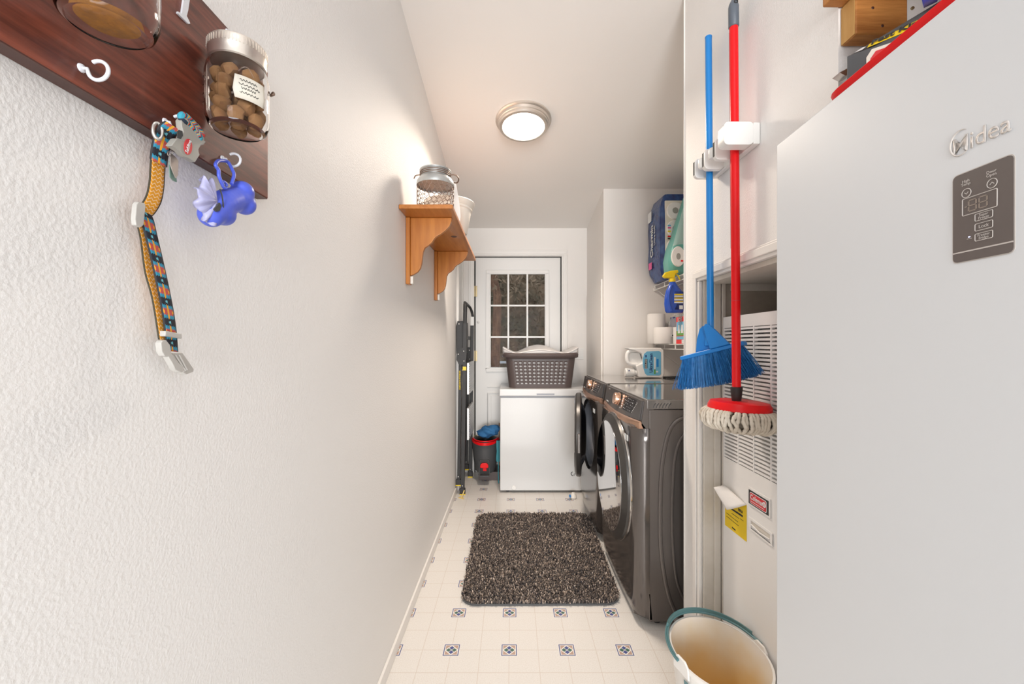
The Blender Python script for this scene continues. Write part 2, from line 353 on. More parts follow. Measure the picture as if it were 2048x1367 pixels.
# ------------------------------------------------------------------ room shell
XL, XR, YB = -.463, .704, 3.94
def wallprism(mb, x0, x1, y0, y1, z0=0, top=None):
    a = ceilz(y0) if top is None else top; b = ceilz(y1) if top is None else top
    vs = [(x0,y0,z0),(x1,y0,z0),(x1,y1,z0),(x0,y1,z0),(x0,y0,a),(x1,y0,a),(x1,y1,b),(x0,y1,b)]
    return mb.add(vs, [(0,3,2,1),(4,5,6,7),(0,1,5,4),(1,2,6,5),(2,3,7,6),(3,0,4,7)])
def build_room():
    struct('floor', box((-.57, -1.6, -.05), (1.52, 4.05, 0)), 'floor', smooth=0)
    c = MB(); y0, y1 = -1.6, 4.05
    c.add([(-.57,y0,ceilz(y0)),(1.52,y0,ceilz(y0)),(1.52,y1,ceilz(y1)),(-.57,y1,ceilz(y1)),(-.57,y0,ceilz(y0)+.06),(1.52,y0,ceilz(y0)+.06),(1.52,y1,ceilz(y1)+.06),(-.57,y1,ceilz(y1)+.06)],
          [(0,3,2,1),(4,5,6,7),(0,1,5,4),(1,2,6,5),(2,3,7,6),(3,0,4,7)])
    struct('ceiling', c, 'ceil', smooth=0)
    l = MB(); wallprism(l, -.56, XL, -1.6, 3.50); wallprism(l, -.56, XL, 3.50, YB, 2.03); struct('wall_left', l, 'wall', smooth=0)
    b = MB(); wallprism(b, -.56, -.362, YB, 4.05); wallprism(b, .464, 1.5, YB, 4.05); wallprism(b, -.362, .464, YB, 4.05, 2.04); struct('wall_back', b, 'wall_smooth', smooth=0)
    struct('wall_right', wallprism(MB(), XR, 1.5, 3.22, YB), 'wall_smooth', smooth=0)
    struct('wall_right', wallprism(MB(), 1.40, 1.5, -1.6, 3.22), 'wall_smooth', smooth=0)
    r = MB(); wallprism(r, XR, 1.4, 1.55, 1.70); wallprism(r, XR, 1.4, .98, 1.55, 1.446); wallprism(r, XR, 1.4, .90, .98)
    struct('wall_right', r, 'wall', smooth=0)
    struct('wall_right', wallprism(MB(), XR, 1.4, -1.6, .08), 'wall', smooth=0)
    struct('baseboard_left', box((XL, -1.6, 0), (XL+.011, 3.43, .052)), 'trimw', bevel=.003)
    struct('baseboard_back', box((.53, YB-.011, 0), (XR, YB, .052)), 'trimw', bevel=.003)
    struct('baseboard_right', box((.704-.01, 3.23, 0), (XR, YB-.012, .052)), 'trimw', bevel=.003)
    # closet linings behind the furnace
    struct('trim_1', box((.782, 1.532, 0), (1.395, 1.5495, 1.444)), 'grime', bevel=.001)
    j = MB(); j.box((.706, 1.536, 0), (.742, 1.5495, 1.4455)); j.box((.742, 1.528, 0), (.765, 1.5495, 1.4455)); j.box((.768, 1.522, 0), (.780, 1.5495, 1.4455)); struct('trim_2', j, 'jamb', bevel=.002)
    struct('trim_3', box((.71, .985, 1.430), (1.395, 1.52, 1.4455)), 'jamb', bevel=.001)
    struct('trim_3', box((.80, 1.520, 1.405), (1.395, 1.5315, 1.430)), 'jamb', bevel=.001)
    # casing round the furnace closet, profiled: two steps
    def casing(name, y0, y1, z0, z1, inner):
        m = MB(); m.box((XR-.012, y0, z0), (XR, y1, z1))
        iy0, iy1, iz0, iz1 = inner; m.box((XR-.018, iy0, iz0), (XR-.012, iy1, iz1)); struct(name, m, 'trimw', bevel=.003)
    casing('trim_4', 1.546, 1.598, 0, 1.444, (1.562, 1.590, 0, 1.458))
    casing('trim_5', .93, 1.598, 1.4445, 1.487, (.94, 1.590, 1.455, 1.479))
    casing('trim_6', .935, .984, 0, 1.444, (.945, .972, 0, 1.444))
    struct('trim_7', box((XR-.005, 1.6985, 0), (XR+.02, 1.7025, ceilz(1.7)-.002)), 'trimw', bevel=.001)
    # access panel on the right wall by the back door, with screws
    a = struct('trim_8', box((.698, 3.27, .02), (.7035, 3.92, 1.665)), 'wall_smooth', bevel=.001)
    a2 = MB().box((.693, 3.262, .02), (.7035, 3.270, 1.72)).build('edge_strip', 'trimw', a)
    for y, z in ((3.30, 1.63), (3.5, 1.64), (3.88, 1.62), (3.3, 1.08), (3.88, 1.06)):
        MB().cyl((.6985, y, z), (.6968, y, z), .005, n=8).build('screw', 'nickel', a)
build_room()

# exterior door with a nine-pane window
def build_back_door():
    d = box((-.349, YB+.01, .005), (.453, YB+.05, .955)); d.box((-.349, YB+.01, .955), (-.243, YB+.05, 2.03)); d.box((.337, YB+.01, .955), (.453, YB+.05, 2.03)); d.box((-.243, YB+.01, 1.905), (.337, YB+.05, 2.03))
    door = struct('door_1', d, 'door')
    # pane frame
    def frame(name, x0, x1, z0, z1, t, ya, yb, m, bev=.004):
        f = MB(); f.box((x0, ya, z0), (x1, yb, z0+t)); f.box((x0, ya, z1-t), (x1, yb, z1)); f.box((x0, ya, z0+t), (x0+t, yb, z1-t)); f.box((x1-t, ya, z0+t), (x1, yb, z1-t)); return f.build(name, m, door, bevel=bev)
    frame('window_frame', -.250, .346, .948, 1.912, .034, YB-.006, YB+.012, 'door')
    fr = frame('inner_frame', -.218, .318, .978, 1.884, .012, YB-.002, YB+.03, 'plas', .002)
    xs = [-.212, -.040, .140, .316]; zs = [.984, 1.279, 1.576, 1.872]
    for i in (1, 2): box((xs[i]-.008, YB+.004, .984), (xs[i]+.008, YB+.026, 1.878)).build('muntin', 'plas', door, bevel=.002)
    for i in (1, 2): box((-.21, YB+.005, zs[i]-.008), (.314, YB+.025, zs[i]+.008)).build('muntin', 'plas', door, bevel=.002)
    for i in range(3):
        for k in range(3):
            box((xs[i]+.006, YB+.013, zs[k]+.006), (xs[i+1]-.006, YB+.017, zs[k+1]-.006)).build('pane', 'pane', door, smooth=0)
    # raised panels and moulding on the lower half
    def ring(x0, x1, z0, z1):
        f = MB(); t = .012; y0, y1 = YB+.004, YB+.012
        f.box((x0, y0, z0), (x1, y1, z0+t)); f.box((x0, y0, z1-t), (x1, y1, z1)); f.box((x0, y0, z0+t), (x0+t, y1, z1-t)); f.box((x1-t, y0, z0+t), (x1, y1, z1-t)); f.box((x0+.03, y0+.002, z0+.03), (x1-.03, y1, z1-.03)); return f
    ring(-.235, .02, .18, .755).build('raised_panel', 'door', door, bevel=.003); ring(.085, .34, .18, .755).build('raised_panel', 'door', door, bevel=.003)
    box((-.24, YB+.003, .80), (.345, YB+.012, .812)).build('moulding', 'door', door, bevel=.003)
    for z in (1.66, 1.05, .25):
        h = MB(); h.cyl((-.352, YB-.006, z), (-.352, YB-.006, z+.1), .007, n=10); h.box((-.352, YB-.004, z), (-.335, YB+.0095, z+.1)); h.box((-.37, YB-.004, z), (-.352, YB-.0005, z+.1)); h.build('hinge', 'brass', door)
    k = MB(); k.lathe([(.028, 0), (.028, .008), (.012, .012), (.012, .03), (.028, .042), (.03, .055), (.02, .068), (1e-4, .07)], Matrix.Translation((.40, YB+.01, .95)) @ rot_to((0, -1, 0)), 20); k.build('door_knob', 'nickel', door)
    b = MB(); b.sphere((-.325, YB+.006, 1.42), .012, n=10, m=6); b.build('door_bump', 'door', door)
    # casing
    for n, (a, c) in enumerate((((-.415, 0), (-.362, 2.045)), ((.464, 0), (.517, 2.045)), ((-.415, 2.045), (.517, 2.098)))):
        m = box((a[0], YB-.014, a[1]), (c[0], YB, c[1]))
        if n < 2: m.box((a[0]+.016, YB-.020, 0), (c[0]-.012, YB-.014, 2.045))
        else: m.box((a[0]+.01, YB-.020, 2.058), (c[0]-.01, YB-.014, 2.086))
        struct('trim_%d' % (9+n), m, 'trimw', bevel=.003)
    s = MB(); s.box((-.3615, YB, 0), (-.350, YB+.09, 2.039)); s.box((.4545, YB, 0), (.4635, YB+.09, 2.039)); s.box((-.35, YB, 2.031), (.4545, YB+.09, 2.0395)); struct('trim_12', s, 'dark')
    # side door in the left wall
    dl = struct('door_2', box((-.51, 3.506, .005), (XL-.012, 3.90, 2.025)), 'door', bevel=.002)
    MB().cyl((XL-.012, 3.56, .98), (XL+.03, 3.56, .98), .012).sphere((XL+.03, 3.56, .98), .024, n=14).build('door_knob', 'nickel', dl)
    struct('trim_13', box((XL, 3.435, 0), (XL+.014, 3.497, 2.08)).box((XL, 3.448, 0), (XL+.019, 3.485, 2.08)), 'trimw', bevel=.003)
    struct('trim_14', box((XL-.05, 3.90, 0), (XL-.002, YB, 2.03)), 'trimw', bevel=.002)
    # light switch plate
    t = thing('light_switch', 'white double rocker switch plate on back wall behind the laundry basket', 'light switch', (.634, YB, 1.12))
    box((.596, YB-.006, 1.067), (.672, YB, 1.172)).build('cover_plate', 'plas', t, bevel=.002)
    for x in (.618, .650): box((x-.011, YB-.010, 1.087), (x+.011, YB-.006, 1.152)).build('rocker', 'plas', t, bevel=.0015)
build_back_door()

# ------------------------------------------------------------------ outside the window
def build_outside():
    g = MB(); g.add([(-8, 4.06, -.05), (9, 4.06, -.05), (9, 16, -.05), (-8, 16, -.05)], [(0, 1, 2, 3)]); g.add([(-8, 4.06, -.3), (9, 4.06, -.3), (9, 16, -.3), (-8, 16, -.3)], [(0, 3, 2, 1)]); struct('floor_outside_ground', g, 'groundm', smooth=0).name = 'ground'
    r = random.Random(3)
    for k, (x, y, rr, lab) in enumerate(((-.25, 6.3, .075, 'thick brown tree trunk outside the lower left panes'), (2.3, 7.0, .13, 'dark trunk seen at the right of the door window'), (-2.6, 7.0, .16, 'tree trunk far left outside the door window'))):
        t = MB(); t.tube([(x+r.uniform(-.02, .02)*i, y, -.05+i*.5) for i in range(11)], [rr*(1.25 if i == 0 else 1-.04*i) for i in range(11)], 14)
        o = thing('tree', lab, 'tree', (x, y, -.05)); t.build('trunk', 'bark', o)
        f = MB()
        for i in range(1400):
            a = r.uniform(0, 2*PI); h = r.uniform(1.9, 5.2); q = r.uniform(.1, .9)*(1.1-.12*h)+.1
            c = Vector((x+q*math.cos(a), y+q*math.sin(a), h)); e = Euler((r.uniform(0, 6), r.uniform(0, 6), 0)).to_matrix(); s = .05
            f.add([c+e@Vector((-s, 0, 0)), c+e@Vector((0, -s*.35, 0)), c+e@Vector((s, 0, 0)), c+e@Vector((0, s*.35, 0))], [(0, 1, 2, 3)])
        q = f.build('foliage', 'leafm', o, smooth=0, recalc=False); q['kind'] = 'stuff'
    for k, (x, y, w_, h_, lab) in enumerate(((-3.3, 10.2, 1.2, 4.0, 'bushy thicket left of the view through the door'), (.1, 10.2, 1.6, 4.4, 'brown-green thicket filling the middle panes of the door'), (3.4, 10.2, 1.2, 4.2, 'greener thicket behind the right panes of the door'), (1.9, 14.6, 3.6, 4.4, 'long thicket further back, right of the door window'), (-3.0, 13.2, 1.2, 4.2, 'long thicket further back, left of the door window'))):
        f = MB()
        for i in range(9000 if k == 1 else 2500):
            u = r.uniform(-1, 1); v = r.uniform(0, 1); dd = (1-u*u)**.5*(1-v**3)**.5
            c = Vector((x+u*w_, y-dd*1.1*r.uniform(.75, 1.05), -.05+v*h_)); e = Euler((r.uniform(0, 6), r.uniform(0, 6), 0)).to_matrix(); s = r.uniform(.03, .07)
            f.add([c+e@Vector((-s, 0, 0)), c+e@Vector((0, -s*.5, 0)), c+e@Vector((s, 0, 0)), c+e@Vector((0, s*.5, 0))], [(0, 1, 2, 3)])
        core = []
        for i in range(9):
            v = i/8; k_ = max(.02, (1-v**3)**.5); core.append([Vector((x+math.cos(a)*w_*k_, y-.1+math.sin(a)*.9*k_, -.05+v*h_)) for a in [2*PI*j/24 for j in range(24)]])
        t = thing('thicket', lab, 'bush', (x, y, -.05)); f.build('leaves', 'leafm', t, smooth=0, recalc=False)['kind'] = 'stuff'; MB().loft(core).build('bush_core', 'leafm', t)
    t = thing('deck_rail', 'pale low railing outside, seen through the bottom panes', 'railing', (0, 7.6, -.05)); [box((-1.6+x*.6, 7.6, -.05), (-1.56+x*.6, 7.64, .86)).build('post', 'snow', t) for x in range(7)]; box((-1.7, 7.59, .86), (2.1, 7.65, .90)).build('top_rail', 'snow', t)
build_outside()

# ------------------------------------------------------------------ ceiling lamp
def build_lamp():
    y = 2.44; x = .064; up = Vector((0, .1434, 1)).normalized(); base = Vector((x, y, ceilz(y)))
    m = Matrix.Translation(base) @ rot_to(-up)
    t = thing('ceiling_lamp', 'round flush ceiling lamp with brushed nickel stepped rim, lit', 'ceiling light', base)
    MB().lathe([(.163, 0), (.163, .008), (.157, .013), (.153, .014), (.150, .028), (.146, .031), (.145, .040), (.139, .046), (.124, .048), (.121, .044), (.121, .006)], m, 64).build('rim', 'nickel', t)
    MB().lathe([(.122, .030), (.120, .046), (.10, .053), (.05, .058), (1e-4, .059)], m, 48).build('diffuser', 'lampglow', t)
    l = bpy.data.lights.new('lamp_light', 'AREA'); l.shape = 'DISK'; l.size = .25; l.energy = 17.5; l.spread = math.radians(138); l.color = (1, .86, .72)
    o = bpy.data.objects.new('lamp_light', l); o.location = base-up*.064; o.rotation_euler = (-up).to_track_quat('-Z', 'Y').to_euler(); S.collection.objects.link(o)
build_lamp()

# ------------------------------------------------------------------ chest freezer, basket
def build_freezer():
    t = thing('chest_freezer', 'white chest freezer against back wall with laundry basket on its lid', 'freezer', (.265, 3.39, 0))
    x0, x1, y0, y1 = -.102, .63, 3.39, 3.905
    box((x0, y0, .018), (x1, y1, .778)).build('cabinet', 'white', t, bevel=.008)
    lid = box((x0-.004, y0-.012, .789), (x1+.004, y1, .846))
    l = lid.build('lid', 'white', t, bevel=.006)
    box((x0+.006, y0+.006, .776), (x1-.006, y1, .791)).build('seal', 'gasket', t)
    h = MB(); h.box((.188, y0-.0145, .792), (.352, y0-.0115, .815)); h.build('lid_handle', 'white', l, bevel=.001); box((.196, y0-.0152, .797), (.340, y0-.0140, .811)).build('handle_slot', 'gasket', l, bevel=.003)
    for x in (x0+.06, x1-.06):
        for y in (y0+.05, y1-.05): MB().cyl((x, y, 0), (x, y, .02), .015).build('foot', 'blackp', t)
    MB().cyl((.012, y0, .045), (.012, y0-.008, .045), .017, n=20).build('drain_cap', 'plas', t, bevel=.002)
    g = MB(); g.tube(arc((.492, y0-.0012, .157), .015, 100, 280, 10, (1, 0, 0), (0, 0, 1)), .003, 6); g.tube(arc((.508, y0-.0012, .150), .008, 60, 240, 8, (1, 0, 0), (0, 0, 1)), .0018, 6); g.build('round_mark', 'ink', t)
build_freezer()
def build_basket():
    cx, cy = .234, 3.640; zb = .8478; H = .268
    t = thing('laundry_basket', 'dark brown slotted plastic laundry basket on chest freezer', 'laundry basket', (cx, cy, zb))
    # perimeter stations for a rounded rectangle, alternating solid and hole columns on the straights
    hx0, hy0, hx1, hy1 = .262, .180, .292, .205; rc = .06
    stn = []   # (side coordinate (ux,uy) normalised, is hole column)
    def per():
        out = []; nF, nS = 12, 7
        def straight(n, a, b):
            for i in range(n):
                for e, h in ((0.0, 0), (.28, 1), (.78, 0)): out.append((a+(b-a)*(i+e)/n, h))
        return out
    pts = []
    def side(p0, p1, n, d):
        for i in range(n):
            for e, h in ((0, 0), (.25, 1), (.75, 0)):
                k = (i+e)/n; pts.append((p0[0]+(p1[0]-p0[0])*k, p0[1]+(p1[1]-p0[1])*k, h, d))
    def corner(cx_, cy_, a0):
        for i in range(5):
            a = math.radians(a0+90*i/5); pts.append((cx_+math.cos(a)*1, cy_+math.sin(a)*1, 0, 'c'))
    def ringpts(hx, hy):
        o = []; sx, sy = hx-rc, hy-rc
        for (ax, ay, bx, by, n, dx, dy) in ((-sx, -hy, sx, -hy, 12, 0, -1), (hx, -sy, hx, sy, 6, 1, 0), (sx, hy, -sx, hy, 12, 0, 1), (-hx, sy, -hx, -sy, 6, -1, 0)):
            for i in range(n):
                for e, h in ((0, 0), (.24, 1), (.76, 0)):
                    k = (i+e)/n; o.append((ax+(bx-ax)*k, ay+(by-ay)*k, h))
            a0 = math.atan2(dy, dx); ccx = bx if dx == 0 else bx-dx*rc; ccy = by if dy == 0 else by-dy*rc
            if dx == 0: ccy = by-dy*rc
            for i in range(6):
                a = a0+PI/2*i/6; o.append((ccx+rc*math.cos(a), ccy+rc*math.sin(a), 0))
        return o
    zrows = [(0, 0), (.028, 0)]
    for i in range(7): zrows += [(.031+i*.0285, 1), (.031+i*.0285+.0125, 0)]
    zrows += [(.225, 0), (.2655, 0)]
    rings = []
    for z, h in zrows:
        k = z/H; rings.append((ringpts(hx0+(hx1-hx0)*k, hy0+(hy1-hy0)*k), z, h))
    vs = []; fs = []; n = len(rings[0][0])
    for r, z, h in rings:
        for p in r: vs.append((cx+p[0], cy+p[1], zb+z))
    for i in range(len(rings)-1):
        for q in range(n):
            if rings[i][2] and rings[i][0][q][2]: continue
            fs.append((i*n+q, i*n+(q+1) % n, (i+1)*n+(q+1) % n, (i+1)*n+q))
    fs.append(tuple(range(n-1, -1, -1)))
    MB().add(vs, fs).build('body', 'brown', t, solid=.003, smooth=30)
    # wide rolled rim, its front sagging a little
    def rim(off, z0, z1, sag):
        a = [Vector((cx+p[0], cy+p[1], zb+z0-sag*math.cos(p[0]/.32*PI/2)*1)) for p in ringpts(hx1+off, hy1+off)]
        return a
    R = [rim(.001, .262, 0, .006), rim(.012, .252, 0, .006), rim(.020, .262, 0, .006), rim(.022, .280, 0, .006), rim(.012, .292, 0, .006), rim(-.004, .290, 0, .006)]
    MB().loft(R, caps=False).build('rim', 'brown', t, solid=.003)
    for s in (-1, 1):
        MB().box((cx+s*.306, cy-.07, zb+.25), (cx+s*.330, cy+.07, zb+.268)).build('grip', 'brown', t, bevel=.006)
    # white lid: domed middle, upturned ends
    L = thing('nested_basket', 'white plastic basket nested inside the brown one, its curved top showing', 'laundry basket', (cx, cy, zb+.004))
    sc_ = lambda k: [Vector((cx+p[0]*k[0], cy+p[1]*k[0], zb+k[1])) for p in ringpts(hx0, hy0)]
    MB().loft([sc_((.965, .004)), sc_((1.0, .14)), sc_((1.06, .262))]).build('inner_wall', 'lidw', L)
    nu, nv = 33, 13; vs = []; fs = []
    for j in range(nv):
        v = -1+2*j/(nv-1)
        for i in range(nu):
            u = -1+2*i/(nu-1); hy = .212*(1-.25*abs(u)**6)
            z = .290+.082*math.cos(min(1, abs(u)/.66)*PI/2)**1.2*(.76+.24*v)*(1-.22*v*v)+.050*max(0, (abs(u)-.62)/.38)**1.4*(1 if v > -.9 else .9)-.008*math.cos(u*PI/2)*(1-v)/2
            vs.append((cx+u*.315, cy+v*hy, zb+z))
    for j in range(nv-1):
        for i in range(nu-1): fs.append((j*nu+i, j*nu+i+1, (j+1)*nu+i+1, (j+1)*nu+i))
    MB().add(vs, fs).build('curved_top', 'lidw', L, solid=.004, smooth=60)
    edge = [vs[i] for i in range(nu)]; MB().loft([[Vector(e) for e in edge], [Vector((e[0], e[1]+.001, zb+.285)) for e in edge]], caps=False, closed=False).build('front_band', 'lidw', L, solid=.003)
    MB().tube([Vector(e)+Vector((0, -.002, -.001)) for e in edge], .005, 8).build('rolled_edge', 'lidw', L)
build_basket()

# ------------------------------------------------------------------ washer and dryer
def build_machine(y0, ajar, label, cat):
    y1 = y0+.686; yc = (y0+y1)/2; XF, XS, XE = .515, .583, 1.37
    name = 'clothes_dryer' if not ajar else 'washing_machine'
    t = thing(name, label, cat, (XS, yc, 0))
    body = box((XS, y0, .025), (XE, y1, .930)).build('cabinet', 'bs', t, bevel=.004)
    # pressed curved ribs in the side panel
    if not ajar:
        for X0, w_ in ((.915, .0), (.760, .0)):
            pass
        y = y0-.001
        a = spline([(1.33, y, .83), (1.13, y, .815), (.93, y, .775), (.80, y, .69), (.755, y, .55), (.745, y, .42), (.76, y, .28), (.82, y, .15), (.95, y, .09), (1.1, y, .075), (1.33, y, .07)], 6)
        a = spline([onx_y for onx_y in [Vector(((px-VX)/F*y0, y, EYE+(VY-py)/F*y0)) for px, py in ((1372, 833), (1352, 842), (1338, 862), (1328, 900), (1322, 950), (1320, 1020), (1321, 1090), (1328, 1150), (1340, 1200), (1356, 1232), (1372, 1245))]]+[Vector((1.3, y, .02+.01))], 6)
        MB().tube(a, .009, 8).build('pressed_rib', 'bs', body)
        b = spline([Vector(((px-VX)/F*y0, y, EYE+(VY-py)/F*y0)) for px, py in ((1372, 862), (1358, 885), (1349, 920), (1345, 980), (1344, 1050), (1348, 1120), (1356, 1170), (1372, 1205))], 6)
        MB().tube(b, .006, 8).build('pressed_rib', 'bs', body)
    # top
    tp = MB(); tp.box((.572, y0, .931), (XE, y1, .974)); top = tp.build('top_panel', 'bstop', t, bevel=.006)
    for i in range(6):
        xx = .60+i*.013; MB().tube([(xx, y0-.0008, .938), (xx+.004, y0-.0008, .950), (xx+.012, y0-.0008, .958)], .0015, 6).build('vent_rib', 'blackp', top)
    # front skin with a round opening: plan bow f(y), ring mapping circle -> rectangle
    cz, R = (.553, .265) if not ajar else (.595, .235)
    def fx(y, z):
        e = min(y-y0, y1-y); k = max(0, 1-e/.045); bow = .006*((y-yc)/.343)**2
        low = max(0, (.10-z)/.06)*.012
        return XF+bow+low+(XS-XF-.006)*(1-math.sqrt(max(0, 1-k*k)))
    def rect_pt(a):
        c, s = math.cos(a), math.sin(a); hy = .343; up = .85-cz; dn = cz-.035
        vz = up if s > 0 else dn
        k = min(hy/abs(c) if abs(c) > 1e-6 else 9, vz/abs(s) if abs(s) > 1e-6 else 9); return yc+c*k, cz+s*k
    N = 72; angs = [2*PI*i/N for i in range(N)]
    for dy, dz in ((.343, .85-cz), (-.343, .85-cz), (.343, -(cz-.035)), (-.343, -(cz-.035))):   # hit the corners exactly
        aa = math.atan2(dz, dy) % (2*PI); i = min(range(N), key=lambda q: abs(angs[q]-aa)); angs[i] = aa
    rings = []
    for kk in (0, .15, .35, .55, .72, .84, .91, .96, .985, 1):
        rg = []
        for a in angs:
            cy_, cz_ = yc+R*math.cos(a), cz+R*math.sin(a); ry, rz = rect_pt(a); y = cy_+(ry-cy_)*kk; z = cz_+(rz-cz_)*kk
            rg.append(Vector((fx(y, z), y, z)))
        rings.append(rg)
    inner = [Vector((XF+.05, yc+(R-.012)*math.cos(a), cz+(R-.012)*math.sin(a))) for a in angs]
    outer = [Vector((XS+.004, v.y, v.z)) for v in rings[-1]]
    MB().loft([inner]+rings+[outer], caps=False).build('front_panel', 'bsf', t, smooth=50)
    # tub
    m = Matrix.Translation((XF+.03, yc, cz)) @ rot_to((1, 0, 0))
    MB().lathe([(R-.004, 0), (R-.03, .012), (R-.05, .05)], m, 48).add([], []).v
    g = MB(); g.lathe_open([(R-.002, -.012), (R-.028, -.02), (R-.045, .0), (R-.045, .06)], m, 48); g.build('door_gasket', 'gasket', t)
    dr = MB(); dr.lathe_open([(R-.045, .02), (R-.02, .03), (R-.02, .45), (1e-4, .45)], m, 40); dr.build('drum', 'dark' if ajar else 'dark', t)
    # shoulder between front and control panel
    def bowx(y, xa, xb): k = (y-yc)/.343; return xa+(xb-xa)*k*k
    ys = [y0+.004+(.678)*i/16 for i in range(17)]
    sh = MB(); sh.loft([[Vector((fx(y, .5)+.004, y, .845)) for y in ys]+[Vector((XS+.02, y, .845)) for y in reversed(ys)], [Vector((bowx(y, .520, .548)+.004, y, .865)) for y in ys]+[Vector((XS+.02, y, .865)) for y in reversed(ys)], [Vector((.565, y, .966)) for y in ys]+[Vector((XS+.02, y, .966)) for y in reversed(ys)]]); sh.build('upper_shell', 'bs', t)
    yp = [y0+.012+.662*i/16 for i in range(17)]
    cp = [[], [], [], []]
    for y in yp:
        k = 1-((y-yc)/.34)**2
        lo = Vector((.5465-.010*k, y, .884-.008*k)); hi = Vector((.5595, y, .967)); nrm = Vector((-.99, 0, .14))*.004
        cp[0].append(hi+nrm); cp[1].append(lo+nrm); cp[2].append(lo-nrm*3); cp[3].append(hi-nrm*3)
    cpo = MB().loft([[c[i] for c in cp] for i in range(17)]).build('control_panel', 'ctrl', t, bevel=.0015)
    st = [[], [], [], []]
    for i, y in enumerate([y0+.004+.678*i/20 for i in range(21)]):
        k = 1-((y-yc)/.343)**2; e = 1-abs((y-yc)/.339)**8
        x_ = .541-.020*k; th = .030
        st[0].append(Vector((x_+.006, y, .8815-.008*k))); st[1].append(Vector((x_-.001, y, .8785-.008*k-.004))); st[2].append(Vector((x_-.010+.012*(1-k), y, .8785-.008*k-th))); st[3].append(Vector((x_+.03, y, .880-.008*k-th)))
    MB().loft([[c[i] for c in st] for i in range(21)]).build('accent_strip', 'rose', t, smooth=50)
    # point on the panel: s = distance from far end towards camera (0..1), h = 0 bottom..1 top
    nrm = Vector((-.985, 0, .16)).normalized(); upv = Vector((.16, 0, .985)).normalized()
    def pp(y, z, off=0):
        k = 1-((y-yc)/.34)**2; lx, lz = .5465-.010*k, .884-.008*k; f = (z-lz)/(.967-lz); return Vector((lx+(.5595-lx)*f, y, z))+nrm*(.0045+off)
    kc = pp(y0+.352, .930); m = Matrix.Translation(kc) @ rot_to(nrm)
    kn = MB().lathe([(.0335, 0), (.0335, .006), (.030, .008), (.0295, .024), (.0275, .028), (1e-4, .0285)], m, 40).build('dial_knob', 'rose', cpo)
    MB().lathe([(.038, 0), (.038, .0015), (.034, .002)], m, 36).build('dial_ring', 'blackp', cpo)
    def plate(nm, ya, yb, za, zb, mt, off=0, thick=.001, par=cpo):
        a = [pp(ya, za, off), pp(yb, za, off), pp(yb, zb, off), pp(ya, zb, off)]; return MB().prism(a, nrm*thick).build(nm, mt, par, smooth=0)
    plate('light_strip', y0+.268, y0+.292, .896, .960, 'rose', .0002)
    for i in range(5): plate('cycle_light', y0+.275, y0+.286, .902+i*.012, .909+i*.012, 'icon', .0014, .0008)
    a = [pp(y0+.257, .894, .0002), pp(y0+.13, .894, .0002), pp(y0+.085, .950, .0002), pp(y0+.085, .960, .0002), pp(y0+.257, .960, .0002)]
    dsp = MB().prism(a, nrm*.001).build('display', 'screen', cpo, smooth=0)
    rr = random.Random(5); ic = MB()
    for i in range(6):
        for j in range(5):
            yy = y0+.245-i*.024; zz = .901+j*.0125
            if yy < y0+.13+(zz-.894)*-.8+.01 or rr.random() < .15: continue
            wv = rr.uniform(.003, .007); hv = rr.uniform(.0012, .004)
            ic.prism([pp(yy, zz, .0014), pp(yy-wv, zz, .0014), pp(yy-wv, zz+hv, .0014), pp(yy, zz+hv, .0014)], nrm*.0004)
    ic.build('display_icons', 'icon', dsp, smooth=0)['kind'] = 'stuff'
    ic = MB()
    for i in range(7):
        yy = y0+.12-.008*i; zz = .900+i*.008; ic.prism([pp(yy, zz, .0003), pp(yy-.010, zz, .0003), pp(yy-.010, zz+.0022, .0003), pp(yy, zz+.0022, .0003)], nrm*.0004)
    for (yy, zz) in ((y0+.60, .955), (y0+.585, .955), (y0+.37, .966-.002), (y0+.30, .892), (y0+.315, .892)): ic.prism([pp(yy, zz, .0003), pp(yy-.008, zz, .0003), pp(yy-.008, zz+.003, .0003), pp(yy, zz+.003, .0003)], nrm*.0004)
    ic.build('panel_print', 'icon', cpo, smooth=0)['kind'] = 'stuff'
    text('maker_lettering', 'SAMSUNG', 'icon', cpo, pp(y0+.585, .889, .0004), (0, -1, 0), upv, .011, .0003, bold=.01)
    # little sticker squares under the strip
    for k in (0, 1):
        zz = .775; yy = y0+.135-.034*k; s_ = MB().box((fx(yy, zz)-.0015, yy-.009, zz), (fx(yy, zz)+.002, yy+.009, zz+.026)); s_.build('energy_sticker', 'icon', t)
    # door
    if not ajar:
        m = Matrix.Translation((XF+.004, yc, cz)) @ rot_to((-1, 0, 0))
        d = MB(); d.lathe([(.300, -.004), (.306, .006), (.303, .016), (.292, .021), (.270, .0345), (.266, .0345)], m, 72); dd = d.build('door', 'rimd', t, smooth=30)
        MB().lathe([(.266, .030), (.2655, .0355), (.262, .0362), (1e-4, .0362)], m, 72).build('door_glass', 'mirror', dd, smooth=20)
        MB().lathe([(.307, -.004), (.3105, -.002), (.3105, .004), (.307, .006)], m, 72, close=True).build('chrome_ring', 'chrome', dd)
    else:
        hy_ = y1-.075; ang = math.radians(9.4); dirv = Vector((-math.sin(ang), -math.cos(ang), 0)); nout = Vector((-math.cos(ang), math.sin(ang), 0)); Rd = .282
        c = Vector((XF-.002, hy_, cz))+dirv*Rd
        m = Matrix.Translation(c) @ rot_to(nout)
        d = MB(); d.lathe([(.275, -.004), (Rd, .004), (Rd-.001, .024), (Rd-.010, .032), (.255, .038), (.252, .038)], m, 64); dd = d.build('door', 'rimd', t, smooth=30)
        MB().lathe([(.253, .034), (.250, .0395), (1e-4, .0395)], m, 64).build('door_glass', 'mirror', dd, smooth=20)
